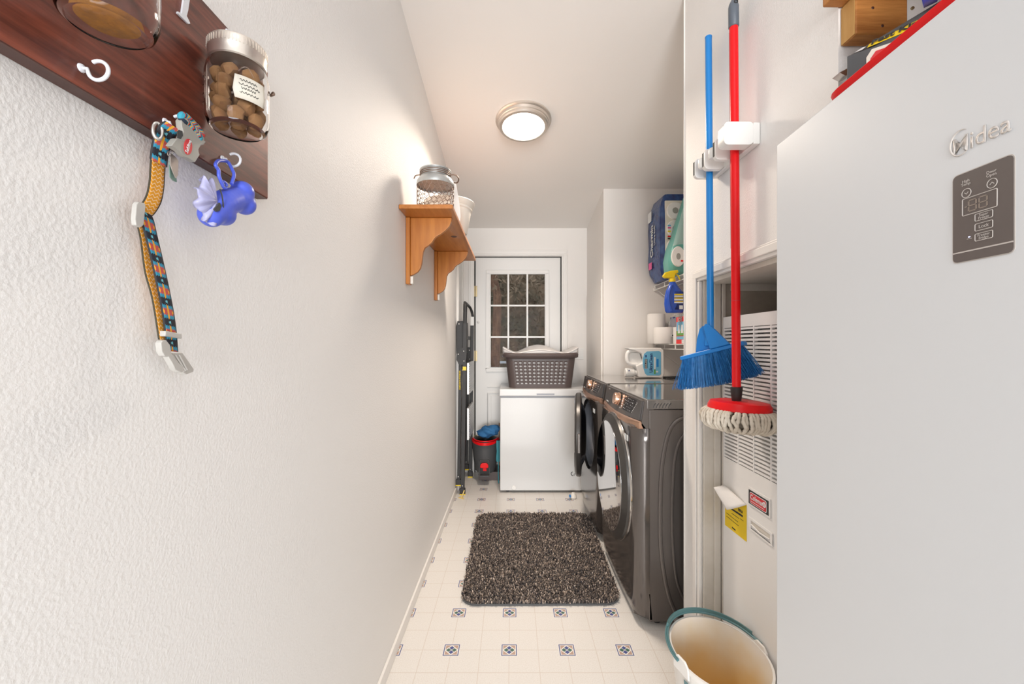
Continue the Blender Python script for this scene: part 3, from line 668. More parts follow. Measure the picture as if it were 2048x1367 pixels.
        MB().lathe([(.275, -.004), (.262, -.008), (.215, -.010), (.17, -.03), (.12, -.038), (1e-4, -.040)], m, 48).build('inner_glass_bowl', 'screen', dd)
        hd = MB(); p0 = c+dirv*(Rd-.004); hd.box((-.006, -.02, -.06), (.012, .02, .06), Matrix.Translation(p0+nout*.012) @ Matrix.Rotation(-ang, 4, 'Z')); hd.build('door_handle', 'bs', dd, bevel=.005)
        for z in (cz+.05, cz-.06): MB().box((XF-.01, hy_-.01, z-.02), (XF+.01, hy_+.012, z+.02)).build('hinge', 'chrome', t, bevel=.002)
    f = MB(); 
    for x in (.63, 1.3):
        for y in (y0+.05, y1-.05): MB().cyl((x, y, 0), (x, y, .03), .018).build('foot', 'blackp', t)
    return t
build_machine(1.777, False, 'near dark front-loading laundry machine, its round door closed, beside the mat', 'dryer')
build_machine(2.528, True, 'far dark front-loading laundry machine with its round door ajar by the freezer', 'washing machine')

# ------------------------------------------------------------------ rug
def build_rug():
    t = thing('bath_mat', 'charcoal speckled shaggy rectangular mat on the vinyl floor', 'rug', (.15, 2.43, 0))
    c = [Vector((-.243, 1.925)), Vector((.508, 1.93)), Vector((.535, 2.945)), Vector((-.245, 2.945))]
    def pt(u, v): a = c[0].lerp(c[1], u); b = c[3].lerp(c[2], u); return a.lerp(b, v)
    W_, H_ = .76, 1.015
    pr = rrect(W_, H_, .075, 6); poly = [pt(p[0]/W_+.5, p[1]/H_+.5) for p in pr]
    MB().prism([(p.x, p.y, .001) for p in poly], (0, 0, .009)).build('backing', 'greyp', t)
    r = random.Random(11); vs = []; fs = []; cols = []
    pal = [(.035, .028, .026), (.055, .043, .038), (.09, .068, .058), (.15, .115, .095), (.40, .30, .23), (.52, .41, .33), (.022, .022, .028), (.25, .19, .155)]
    n = 0
    while n < 42000:
        x = r.uniform(-W_/2, W_/2); y = r.uniform(-H_/2, H_/2)
        ax, ay = abs(x)-(W_/2-.075), abs(y)-(H_/2-.075)
        if ax > 0 and ay > 0 and ax*ax+ay*ay > .075**2: continue
        p = pt(x/W_+.5, y/H_+.5); a = r.uniform(0, 2*PI); l = r.uniform(.003, .011); h = r.uniform(.016, .025); w_ = r.uniform(.0017, .0029)
        d = Vector((math.cos(a), math.sin(a), 0)); e = Vector((-d.y, d.x, 0)); b = Vector((p.x, p.y, .008)); tip = b+d*l+Vector((0, 0, h-.006)); k = len(vs)
        vs += [b-e*w_, b+e*w_, tip+e*w_*.8, tip-e*w_*.8, tip+d*w_]; fs += [(k, k+1, k+2, k+3), (k+3, k+2, k+4)]
        cc = pal[r.choices(range(8), (15, 17, 17, 16, 11, 6, 10, 12))[0]]; cols += [(cc[0]*1.5, cc[1]*1.58, cc[2]*1.65)]*5; n += 1
    m = mat('shaggy_yarn', (.1, .1, .1), .9); at = m.node_tree.nodes.new('ShaderNodeAttribute'); at.attribute_name = 'yarn'; m.node_tree.links.new(at.outputs['Color'], P(m.node_tree).inputs['Base Color'])
    mb = MB(); mb.v = [tuple(v) for v in vs]; mb.f = fs; o = mb.build('pile', m, t, smooth=0, recalc=False)
    ca = o.data.color_attributes.new('yarn', 'FLOAT_COLOR', 'POINT'); ca.data.foreach_set('color', [q for cc in cols for q in (*cc, 1)]); o['kind'] = 'stuff'
build_rug()

# ------------------------------------------------------------------ pine wall shelf with its pots
def build_wall_shelf():
    z0 = 1.760; t = thing('wall_shelf', 'orange pine shelf on two scrolled brackets on the left wall', 'shelf', (XL, 2.2, z0))
    MB().prism([(XL+.001, 1.69, z0), (-.243, 1.69, z0), (-.243, 2.75, z0), (XL+.001, 2.75, z0)], (0, 0, .018)).build('shelf_board', 'pine', t, bevel=.003)
    MB().sphere((-.30, 2.13, z0-.0002), .016, (1, 1.2, .04), 12, 6).build('wood_knot', 'boardedge', t)
    for y in (1.80, 2.455):
        r = [(.019, 1.762-.0025), (.199, 1.7595), (.197, 1.742), (.188, 1.722), (.170, 1.703), (.150, 1.688), (.132, 1.678), (.122, 1.668), (.112, 1.652), (.098, 1.640), (.082, 1.630), (.074, 1.612), (.071, 1.590), (.068, 1.562), (.062, 1.540), (.050, 1.524), (.034, 1.514), (.019, 1.508)]
        pts = [(XL+a, y+.010, z) for a, z in r]; b = MB().prism(pts, (0, .019, 0)).build('bracket', 'pinev', t, bevel=.0025)
        box((XL+.001, y, 1.470), (XL+.019, y+.04, 1.7595)).build('back_plate', 'pinev', b, bevel=.003)
        box((XL+.019, y+.008, 1.472), (XL+.031, y+.030, 1.505)).build('plate_foot', 'cream', b, bevel=.002)
    # wire jar
    c = Vector((-.333, 1.80, z0+.018)); t = thing('wire_jar', 'galvanised jar with chicken-wire sides and wire handle on near end of pine shelf', 'jar', c)
    m = Matrix.Translation(c)
    MB().lathe([(.079, .118), (.080, .112), (.0805, .120), (.078, .132), (.070, .143), (.064, .150), (.064, .172), (.0675, .175), (.0675, .180), (.062, .180), (.060, .150), (.076, .120)], m, 48).build('metal_shoulder', 'galv', t)
    for i in range(3): MB().tube([c+Vector((.0655*math.cos(a), .0655*math.sin(a), .154+.007*i)) for a in [2*PI*k/40 for k in range(40)]], .0016, 6, True).build('thread_ring', 'rustw', t)
    MB().lathe([(.076, .0015), (.076, .006), (1e-4, .006)], m, 40).build('base', 'galv', t)
    wr = MB(); cols_, rows = 22, 6; hh = .019
    for i in range(cols_):
        for j in range(rows+1):
            a0 = 2*PI*(i+(.5 if j % 2 else 0))/cols_; da = PI/cols_; zz = .006+j*hh
            P_ = lambda a, z: c+Vector((.078*math.cos(a), .078*math.sin(a), min(z, .118)))
            p1 = P_(a0, zz); p2 = P_(a0, zz+hh*.5)
            if zz+hh*.5 < .12: wr.tube([p1, p2], .0012, 4)
            if zz+hh < .121: wr.tube([p2, P_(a0+da, zz+hh)], .0012, 4); wr.tube([p2, P_(a0-da, zz+hh)], .0012, 4)
    w2 = wr.build('chicken_wire', 'rustw', t, smooth=60); w2['kind'] = 'stuff'
    h = spline([c+Vector(p) for p in ((.066, -.01, .160), (.088, -.012, .158), (.100, 0, .148), (.092, .02, .138), (.075, .03, .142), (.066, .03, .15))], 5); MB().tube(h, .003, 6).build('wire_handle', 'rustw', t)
    h = spline([c+Vector(p) for p in ((-.066, -.01, .160), (-.083, -.012, .155), (-.088, -.02, .14))], 5); MB().tube(h, .0025, 6).build('wire_handle', 'rustw', t)
    # plant pot
    c = Vector((-.328, 2.16, z0+.018)); t = thing('plant_pot', 'cream plastic flower pot with flared rim standing on pine shelf', 'plant pot', c)
    MB().lathe([(.088, 0), (.092, .004), (.113, .118), (.118, .122), (.118, .132), (.123, .136), (.132, .158), (.130, .161), (.118, .137), (.110, .125), (.088, .010), (1e-4, .010)], Matrix.Translation(c), 56).build('pot', 'cream', t, smooth=40)
    q = thing('white_card', 'pointed white card standing upright between wire jar and flower pot', 'card', (-.268, 1.97, z0+.018))
    Y = 1.965; MB().prism([(x, Y, z) for x, z in ((-.312, z0+.0185), (-.250, z0+.0185), (-.245, z0+.055), (-.250, z0+.11), (-.268, z0+.215), (-.273, z0+.218), (-.285, z0+.17))], (0, .004, 0)).build('card_sheet', 'plas', q)
build_wall_shelf()

# ------------------------------------------------------------------ stained board with hooks, jars
XB = -.443
def build_board():
    t = thing('hook_board', 'red-stained wooden hook board mounted high on the left wall', 'board', (XL, .45, 1.473))
    box((XL+.0005, .12, 1.4735), (XB, .755, 1.702)).build('plank', 'board', t, bevel=.0015)
    box((XL+.0007, .1205, 1.4722), (XB-.001, .754, 1.4745)).build('plank_edge', 'boardedge', t)
    # white letters fixed to the board (only their lower parts show)
    def L(pts, n='letter'): MB().prism([onx(px, py, XB) for px, py in pts], (.0025, 0, 0)).build(n, 'hook', t)
    L([(364, 0), (376, 0), (373, 20), (370, 32), (375, 42), (377, 47), (374, 48), (352, 27), (353, 23), (360, 28), (362, 14)])
    L([(448, 70), (451, 57), (462, 62), (470, 69), (466, 71), (457, 64), (455, 69)])
    for k, (hy, lab) in enumerate(((.428, 'white cup hook at left of the board with nothing hanging on it'), (.531, 'white cup hook carrying the patterned dog collar'), (.636, 'white cup hook nearest board end, holding the blue bag dispenser'))):
        h = thing('cup_hook', lab, 'hook', (XB, hy, 1.493))
        pts = [(XB+.0005, hy, 1.4935), (XB+.006, hy, 1.493)]+[(XB+.0165+.0105*math.cos(math.radians(a)), hy+.0008, 1.4915+.0098*math.sin(math.radians(a))) for a in range(195, 481, 15)]
        MB().tube(pts, [.0017]*2+[.0019]*(len(pts)-2), 8).build('hook_wire', 'hook', h, smooth=60)
        MB().lathe([(.0045, 0), (.004, .0015), (.002, .0025)], Matrix.Translation((XB, hy, 1.4935)) @ rot_to((1, 0, 0)), 12).build('hook_collar', 'hook', h)
def build_jar(y, zb, x, label):
    c = Vector((x, y, zb)); m = Matrix.Translation(c); t = thing('mason_jar', label, 'jar', c)
    out = [(.026, .002), (.031, .0), (.036, .004), (.0395, .014), (.0405, .03), (.0405, .075), (.0385, .086), (.0345, .093), (.0335, .097), (.0335, .113)]
    inn = [(r-.0022, z+.0006) for r, z in reversed(out)]; inn = [(r, max(z, .0045)) for r, z in inn]
    MB().lathe(out+inn+[(.0005, .006), (.0005, .0035)], m, 56, close=True).build('glass', 'glass', t, smooth=60)
    nb = 60; lid = MB(); lid.lathe([(.0345, .094), (.0362, .0955), (.0362, .106), (.0372, .108), (.0372, .1205), (.0358, .1225), (.030, .1228), (1e-4, .1225)], m, 60); lo = lid.build('lid', 'nickel', t, smooth=40)
    kn = MB()
    for i in range(54):
        a = 2*PI*i/54; kn.box((.0365, -.0007, .110), (.0379, .0007, .1195), m @ Matrix.Rotation(a, 4, 'Z'))
    kn.build('lid_knurling', 'nickel', lo)['kind'] = 'stuff'
    e = MB()
    for i, a in enumerate((200, 235, 270)):
        a = math.radians(a)
        e.tube([c+Vector((.0408*math.cos(a), .0408*math.sin(a), .03+k*.009)) for k in range(5)], .0006, 5)
    for k in range(4): e.tube([c+Vector((.0408*math.cos(a), .0408*math.sin(a), .028+k*.012)) for a in [math.radians(214+q*3) for q in range(4)]], .0006, 5)
    e.build('embossed_mark', 'glass', t)
    # wire twist holding the jar
    MB().tube(spline([c+Vector(p) for p in ((.030, .030, .070), (.036, .026, .073), (.040, .022, .068), (.039, .018, .064))], 4), .0016, 6).build('wire_twist', 'rustw', t)
    return t, c
build_board()
t1, c1 = build_jar(.412, 1.5225, -.400, 'large-looking glass jar nearest the camera, almost empty, on the red board')
t2, c2 = build_jar(.607, 1.519, -.400, 'lidded glass jar of dog biscuits near the end of the red board')
MB().lathe([(.022, .0055), (.025, .0075), (.022, .0095), (.014, .0088), (1e-4, .0095)], Matrix.Translation(c1), 36).build('jar_crumbs', 'crumb')
tag(bpy.data.objects['jar_crumbs'], 'orange-brown crumbs in the bottom of the almost empty jar', 'crumbs', kind='stuff')
def build_biscuits():
    r = random.Random(2); base = None; pos = []
    lv = 0; z = .0145
    while z < .084:
        ring = [(0, 0)] if lv % 2 == 0 else []
        k = 6 if lv % 2 == 0 else 5
        ring += [(.0245*math.cos(2*PI*i/k+lv*.7), .0245*math.sin(2*PI*i/k+lv*.7)) for i in range(k)]
        for p in ring: pos.append((p[0], p[1], z+r.uniform(-.001, .001)))
        z += .0148; lv += 1
    bm = bmesh.new(); bmesh.ops.create_icosphere(bm, subdivisions=2, radius=.0118)
    meshes = []
    for v_ in range(3):
        b = bm.copy(); q = [Vector((r.uniform(-1, 1), r.uniform(-1, 1), r.uniform(-1, 1))).normalized() for _ in range(6)]
        for v in b.verts:
            for n in q:
                d = v.co.dot(n)-.0082
                if d > 0: v.co -= n*d*.85
        me = bpy.data.meshes.new('dog_biscuit'); b.to_mesh(me); b.free(); me.materials.append(M['biscuit']); me.polygons.foreach_set('use_smooth', [True]*len(me.polygons)); me.set_sharp_from_angle(angle=math.radians(30)); meshes.append(me)
    for i, p in enumerate(pos):
        o = bpy.data.objects.new('dog_biscuit', meshes[i % 3]); S.collection.objects.link(o); o.location = c2+Vector(p); o.rotation_euler = (r.uniform(0, 6), r.uniform(0, 6), r.uniform(0, 6))
        tag(o, 'chunky brown dog biscuit piled with others inside the lidded jar', 'dog biscuit', 'dog biscuits in the lidded jar')
    # label wrapped on the glass
    a0, a1 = math.radians(-62), math.radians(-8); vs = []; n = 12
    def wrap(aa, z, r_): return c2+Vector((r_*math.cos(aa), r_*math.sin(aa), z))
    L = MB(); L.loft([[wrap(a0+(a1-a0)*i/n, .030, .0412) for i in range(n+1)], [wrap(a0-.06+(a1-a0+.12)*i/n, .042, .0413) for i in range(n+1)], [wrap(a0+(a1-a0)*i/n, .062, .0412) for i in range(n+1)]], caps=False, closed=False)
    lab = L.build('paper_label', 'label', t2, solid=.0004)
    for k, (za, w0, w1) in enumerate(((.056, .15, .7), (.050, .12, .8), (.045, .2, .65), (.039, .15, .75))):
        pts = [wrap(a0+(a1-a0)*(w0+(w1-w0)*i/16), za+.0016*math.sin(i*2.3+k), .0418) for i in range(17)]
        MB().tube(pts, .00045, 4).build('handwriting', 'ink', lab)
    MB().tube([wrap(a0+(a1-a0)*(.1+.5*i/14), .066+.010*math.sin(i/14*PI), .0416) for i in range(15)], .0006, 5).build('embossed_loop', 'glass', t2)
build_biscuits()

# ------------------------------------------------------------------ ribbons: dog collar
def ribbon(pts, width, widthdir, m, name, parent, k=6, v0=0.0, thick=.0016):
    P_ = spline(pts, k); wd = Vector(widthdir).normalized(); vs = []; uv = []; fs = []; s = v0; nn = 5
    for i, p in enumerate(P_):
        if i: s += (p-P_[i-1]).length
        for j in range(nn):
            w_ = (j/(nn-1)-.5); vs.append(p+wd*width*w_); uv.append((s, 2*w_))
        
    for i in range(len(P_)-1):
        for j in range(nn-1): fs.append((i*nn+j, i*nn+j+1, (i+1)*nn+j+1, (i+1)*nn+j))
    mb = MB(); mb.v = [tuple(v) for v in vs]; mb.f = fs; return mb.build(name, m, parent, uv=uv, solid=thick, smooth=60)
def build_collar():
    t = thing('dog_collar', 'orange and teal patterned dog collar with grey buckles hanging from a hook', 'dog collar', (-.435, .53, 1.18))
    W = (0, 1, 0)
    ribbon([onx(347, 252, -.419), onx(334, 262, -.424), onx(324, 285, -.434), onx(319, 308, -.440), onx(317, 326, -.442)], .020, (.25, 1, -.15), 'strap', 'patterned_strap', t)
    ribbon([onx(328, 268, -.4445), onx(318, 300, -.4465), onx(315, 340, -.4475), onx(313, 370, -.447), onx(307, 398, -.445), onx(294, 420, -.444), onx(283, 429, -.443)], .0195, (.1, 1, -.12), 'lining', 'yellow_lining', t)
    ribbon([onx(289, 424, -.442), onx(294, 436, -.441), onx(300, 462, -.440), onx(310, 503, -.441), onx(319, 542, -.441), onx(328, 584, -.441), onx(336, 626, -.441), onx(341, 663, -.441), onx(344, 702, -.440)], .0185, (0, 1, -.12), 'strap', 'patterned_strap', t, v0=.012)
    ribbon([onx(281, 436, -.444), onx(292, 480, -.450), onx(297, 520, -.453), onx(302, 552, -.453), onx(314, 595, -.450), onx(322, 640, -.446), onx(328, 680, -.4445)], .0165, (0, 1, -.12), 'lining', 'yellow_lining', t)
    def poly(name, pts, X, th, m, par=t, bev=.0012, k=1): return MB().prism([onx(px, py, X) for px, py in pts], (th, 0, 0)).build(name, m, par, bevel=bev)
    s = poly('slider', [(263, 408), (267, 403), (280, 406), (282, 412), (278, 450), (272, 455), (262, 450), (260, 438)], -.4425, .006, 'grey_lt')
    k = MB(); a = onx(320, 664, -.449); b = onx(351, 671, -.449)
    poly('keeper_loop', [(318, 661), (351, 667), (352, 677), (317, 672)], -.4455, .0085, 'grey_lt')
    # top centre-release buckle with badge
    Q = lambda L_: [(280+x/5.696, 220+y/5.696) for x, y in L_]
    bk = poly('cast_buckle', Q([(398, 120), (415, 95), (450, 90), (490, 100), (505, 130), (512, 200), (545, 235), (600, 262), (648, 300), (665, 345), (690, 360), (660, 395), (625, 405), (600, 450), (603, 480), (615, 512), (560, 597), (470, 540), (430, 525), (385, 470), (282, 405), (338, 330), (360, 322), (400, 345), (425, 345), (405, 320), (425, 250), (405, 190)]), -.419, .008, 'grey_plas', bev=.002)
    poly('buckle_slot', Q([(418, 245), (440, 225), (478, 238), (485, 290), (460, 330), (420, 318)]), -.4112, .0006, 'dark', bk, 0)
    MB().tube([onx(x, y, -.4135) for x, y in Q([(662, 388), (697, 365), (703, 325), (693, 285)])], .0028, 8).build('buckle_arm', 'grey_plas', bk)
    c = onx(280+545/5.696, 220+418/5.696, -.4108); bd = MB(); e = [c+Vector((0, .0062*math.cos(a)*1.0+.0018*math.sin(a), .0105*math.sin(a))) for a in [2*PI*i/28 for i in range(28)]]
    bad = bd.prism(e, (.0007, 0, 0)).build('round_badge', 'redlogo', bk)
    text('badge_lettering', 'Sublime', 'icon', bad, c+Vector((.0008, 0, .0005)), (0, .32, .95), (0, -.95, .32), .0062, .0003, bold=.02)
    br = spline([onx(x, y, -.413) for x, y in Q([(470, 95), (520, 105), (590, 170), (640, 220), (685, 290)])], 6)
    pal = ['bluehandle', 'orange', 'strapred']
    M.setdefault('orange', mat('orange_cord', (.8, .34, .02), .8)); M.setdefault('strapred', mat('red_cord', (.55, .06, .05), .8)); M.setdefault('cordteal', mat('teal_cord', (.04, .33, .45), .8)); M.setdefault('corddark', mat('dark_cord', (.02, .03, .05), .8))
    cols_ = ['cordteal', 'orange', 'cordteal', 'strapred', 'corddark']
    for i in range(2, len(br)-1):
        p = br[i]; d = (br[i+1]-br[i-1]).normalized(); sd = Vector((0, d.z, -d.y))
        for s_ in (-1, 1):
            MB().sphere((0, 0, 0), .0044, (1, 1, 1.5), 8, 6).build('braid_knot', cols_[(i+(s_ > 0)*2) % 5], t, local=True).matrix_local = chain(t).inverted() @ Matrix.Translation(p+sd*.0026*s_) @ rot_to(d+sd*.8*s_)
    # ring and tags
    rc = onx(315, 262, -.428); MB().tube([rc+Vector((.0025*math.cos(a), .0038*math.cos(a), .0095*math.sin(a))) for a in [2*PI*i/24 for i in range(24)]], .0019, 8, True).build('d_ring', 'steel', t)
    poly('name_tag', [(340, 306), (350, 314), (355, 322), (354, 350), (350, 356), (344, 342), (339, 328)], -.425, .0012, 'tagmetal', bev=0)
    poly('name_tag', [(337, 322), (342, 338), (350, 346), (352, 364), (345, 361), (339, 354)], -.428, .0012, 'taggreen', bev=0)
    MB().tube([onx(340+5*math.cos(a), 307+5*math.sin(a), -.424) for a in [2*PI*i/14 for i in range(14)]], .0006, 6, True).build('split_ring', 'steel', t)
    # lower side-release buckle
    R2 = lambda L_: [(240+x/3.8, 400+y/3.8) for x, y in L_]
    fb = poly('buckle_socket', R2([(345, 1160), (425, 1158), (445, 1185), (515, 1285), (510, 1305), (455, 1325), (430, 1310), (350, 1190)]), -.446, .009, 'grey_lt')
    for i in range(3):
        poly('socket_rib', R2([(385+i*28, 1175), (393+i*28, 1173), (487+i*12, 1300-i*6), (478+i*12, 1306-i*6)]), -.4368, .001, 'plas', fb, .0002)
    mb_ = poly('buckle_prong', R2([(262, 1085), (275, 1065), (305, 1062), (335, 1100), (345, 1160), (375, 1205), (400, 1235), (440, 1260), (440, 1300), (420, 1312), (375, 1290), (350, 1240), (318, 1188), (290, 1185), (270, 1150)]), -.438, .008, 'grey_lt')
build_collar()

# ------------------------------------------------------------------ blue bag dispenser
def build_dispenser():
    t = thing('bag_dispenser', 'periwinkle blue bone-shaped waste bag dispenser hanging from the last hook', 'bag dispenser', onx(457, 405, -.415))
    b = MB()
    for (px, py, X, r) in ((485, 384, -.416, .0168), (489, 408, -.416, .0166), (482, 396, -.417, .0172), (476, 397, -.418, .0178), (470, 399, -.419, .0180), (464, 401, -.419, .0182), (458, 403, -.419, .0184), (452, 405, -.419, .0186), (446, 408, -.419, .0186), (440, 412, -.419, .0184), (434, 418, -.419, .0178), (428, 425, -.419, .0172), (440, 425, -.419, .0178), (422, 430, -.419, .0165), (447, 428, -.419, .0165)):
        b.sphere(onx(px, py, X), r, n=20, m=12)
    o = b.build('shell', 'periw', t); q = o.modifiers.new('r', 'REMESH'); q.mode = 'VOXEL'; q.voxel_size = .0012; q.use_smooth_shade = True; s = o.modifiers.new('s', 'SMOOTH'); s.iterations = 30; s.factor = .7
    MB().tube([onx(px, py, X) for px, py, X in ((440, 378, -.407), (444, 390, -.4035), (446, 405, -.403), (447, 420, -.4045), (443, 428, -.407))], .0009, 6).build('seam', 'ink', t)
    MB().prism([onx(px, py, -.4055) for px, py in ((426, 418), (437, 405), (440, 412), (437, 421), (430, 423))], (.002, 0, 0)).build('dispensing_slot', 'dark', t)
    # rubber loop
    lp = spline([onx(px, py, X) for px, py, X in ((446, 372, -.412), (438, 352, -.412), (437, 340, -.413), (431, 330, -.414), (436, 322, -.418), (446, 321, -.424), (456, 324, -.424), (464, 338, -.418), (468, 350, -.414), (463, 368, -.412))], 6)
    MB().tube(lp, .0024, 10).build('loop', 'periw', t, smooth=60)
    MB().tube(arc(onx(449, 370, -.412), .0045, 0, 330, 14, (0, 1, 0), (0, 0, 1)), .0020, 8).build('loop_knot', 'periw', t, smooth=60)
    # crumpled bag film: fan of pleats
    r = random.Random(4); c = onx(432, 402, -.410); vs = []; fs = []; na, nr = 40, 7
    jit = [r.uniform(-1, 1) for _ in range(na+2)]; jit = [0]+[(jit[i-1]+jit[i]+jit[i+1])/2 for i in range(1, na+1)]
    for j in range(nr):
        k = j/(nr-1)
        for i in range(na):
            a = math.radians(100+170*i/(na-1)); rad = .027*math.sin(k*1.9)*(1+.16*jit[i]); fold = .0042*k*math.sin(i*.62+2*k+jit[i])+.003*k*jit[i]
            vs.append(c+Vector((fold+.002-.012*k*k, rad*math.cos(a)*1.0-.002*0, rad*math.sin(a)*1.15)))
    for j in range(nr-1):
        for i in range(na-1): fs.append((j*na+i, j*na+i+1, (j+1)*na+i+1, (j+1)*na+i))
    MB().add(vs, fs).build('bag_film', 'lav', t, smooth=80, solid=.0003)
build_dispenser()

# ------------------------------------------------------------------ ladder on the left wall
def build_ladder():
    t = thing('step_ladder', 'folded black step ladder with yellow feet leaning by the left wall', 'ladder', (-.40, 3.4, 0))
    def rail(name, a, b, w_, d_, m='ladderblack'):
        a = Vector(a); b = Vector(b); z = (b-a).normalized(); R = Matrix.Translation(a) @ rot_to(z)
        L = (b-a).length; return MB().box((-w_/2, -d_/2, 0), (w_/2, d_/2, L), Matrix.Translation(a) @ Matrix(((1, 0, z.x, 0), (0, 1, z.y, 0), (0, 0, z.z, 0), (0, 0, 0, 1)))).build(name, m, t, bevel=.003)
    f1 = rail('front_rail', (-.402, 3.36, .012), (-.382, 3.36, 1.47), .030, .024, 'ladderblack'); f2 = rail('front_rail', (-.385, 3.80, .012), (-.368, 3.80, 1.40), .030, .024, 'ladderblack')
    r1 = rail('rear_rail', (-.436, 3.37, .085), (-.420, 3.37, 1.12), .024, .022, 'ladderblack'); r2 = rail('rear_rail', (-.42, 3.79, .085), (-.404, 3.79, 1.12), .024, .022)
    for (x, y, z, p) in ((-.402, 3.36, 0, f1), (-.385, 3.80, 0, f2), (-.436, 3.37, .070, r1), (-.42, 3.79, .070, r2)):
        MB().box((x-.021, y-.018, z), (x+.021, y+.018, z+.05)).build('foot', 'ladderblack', p, bevel=.004); MB().box((x-.022, y-.0195, z), (x+.022, y+.0195, z+.009)).build('foot_pad', 'yellow', p, bevel=.002)
        MB().sphere((x, y-.020, z+.075), .004, n=8, m=5).build('rivet', 'plas', p)
    # hinge plates
    for y in (3.345, 3.79):
        h = MB().prism([(-.450, y, 1.085), (-.445, y, 1.15), (-.415, y, 1.185), (-.372, y, 1.18), (-.370, y, 1.10), (-.385, y, 1.045), (-.43, y, 1.045)], (0, .004, 0)).build('hinge_plate', 'ladderblack', t)
        for x, z in ((-.435, 1.13), (-.392, 1.155), (-.39, 1.075)): MB().sphere((x, y-.001, z), .0045, n=8, m=5).build('rivet', 'plas', h)
    # rounded handle loops on top
    MB().tube(spline([(-.383, 3.36, 1.38), (-.381, 3.36, 1.50), (-.382, 3.37, 1.535), (-.381, 3.40, 1.53)], 6), .016, 12).build('top_grip', 'ladderblack', t, smooth=60)
    MB().tube(spline([(-.368, 3.80, 1.38), (-.362, 3.795, 1.46), (-.378, 3.77, 1.53), (-.40, 3.70, 1.56), (-.40, 3.5, 1.56), (-.381, 3.40, 1.53)], 6), .012, 10).build('grab_bar', 'ladderblack', t, smooth=60)
    MB().box((-.384, 3.782, 1.38), (-.350, 3.787, 1.46)).build('white_bracket', 'plas', t, bevel=.002)
    # treads folded nearly upright
    for z0 in (.80, .43, .55):
        if z0 == .55: continue
        tr = MB().box((-.372, 3.385, z0), (-.352, 3.78, z0+.26)).build('tread', 'alu', t, bevel=.004)
        for i in range(12): MB().box((-.352, 3.39, z0+.015+i*.02), (-.3495, 3.775, z0+.021+i*.02)).build('tread_rib', 'alu', tr)
    for z in (1.25,): MB().box((-.392, 3.375, z), (-.378, 3.79, z+.03)).build('cross_bar', 'ladderblack', t, bevel=.003)
    # tool tray
    tr = MB().prism([(-.4545, 3.385, 1.13), (-.400, 3.385, 1.13), (-.398, 3.385, 1.40), (-.448, 3.385, 1.40), (-.4575, 3.385, 1.36)], (0, .34, 0)).build('tool_tray', 'ladderblack', t, bevel=.004)
    MB().sphere((-.435, 3.383, 1.375), .005, n=8, m=5).build('rivet', 'plas', tr)
    text('brand_lettering', 'GORILLA LADDERS', 'yellow', r1, (-.4255, 3.3586, .92), (0, 0, -1), (1, 0, 0), .018, .0004, bold=.02)
    MB().box((-.400, 3.3475, 1.00), (-.372, 3.3482, 1.03)).build('warning_sticker', 'yellow', f1)
    # pale strap with flat foot beside the ladder
    s = thing('door_wedge', 'pale yellow strap with a flat foot on the floor at the ladder base', 'strap', (-.40, 3.29, 0))
    MB().tube(spline([(-.385, 3.325, .045), (-.392, 3.31, .025), (-.40, 3.285, .008), (-.402, 3.275, .006)], 5), .005, 8).build('strap', 'paleyel', s)
    MB().prism([(-.425, 3.28, .0005), (-.385, 3.25, .0005), (-.380, 3.262, .0005), (-.398, 3.29, .0005)], (0, 0, .006)).build('strap_foot', 'paleyel', s)
build_ladder()

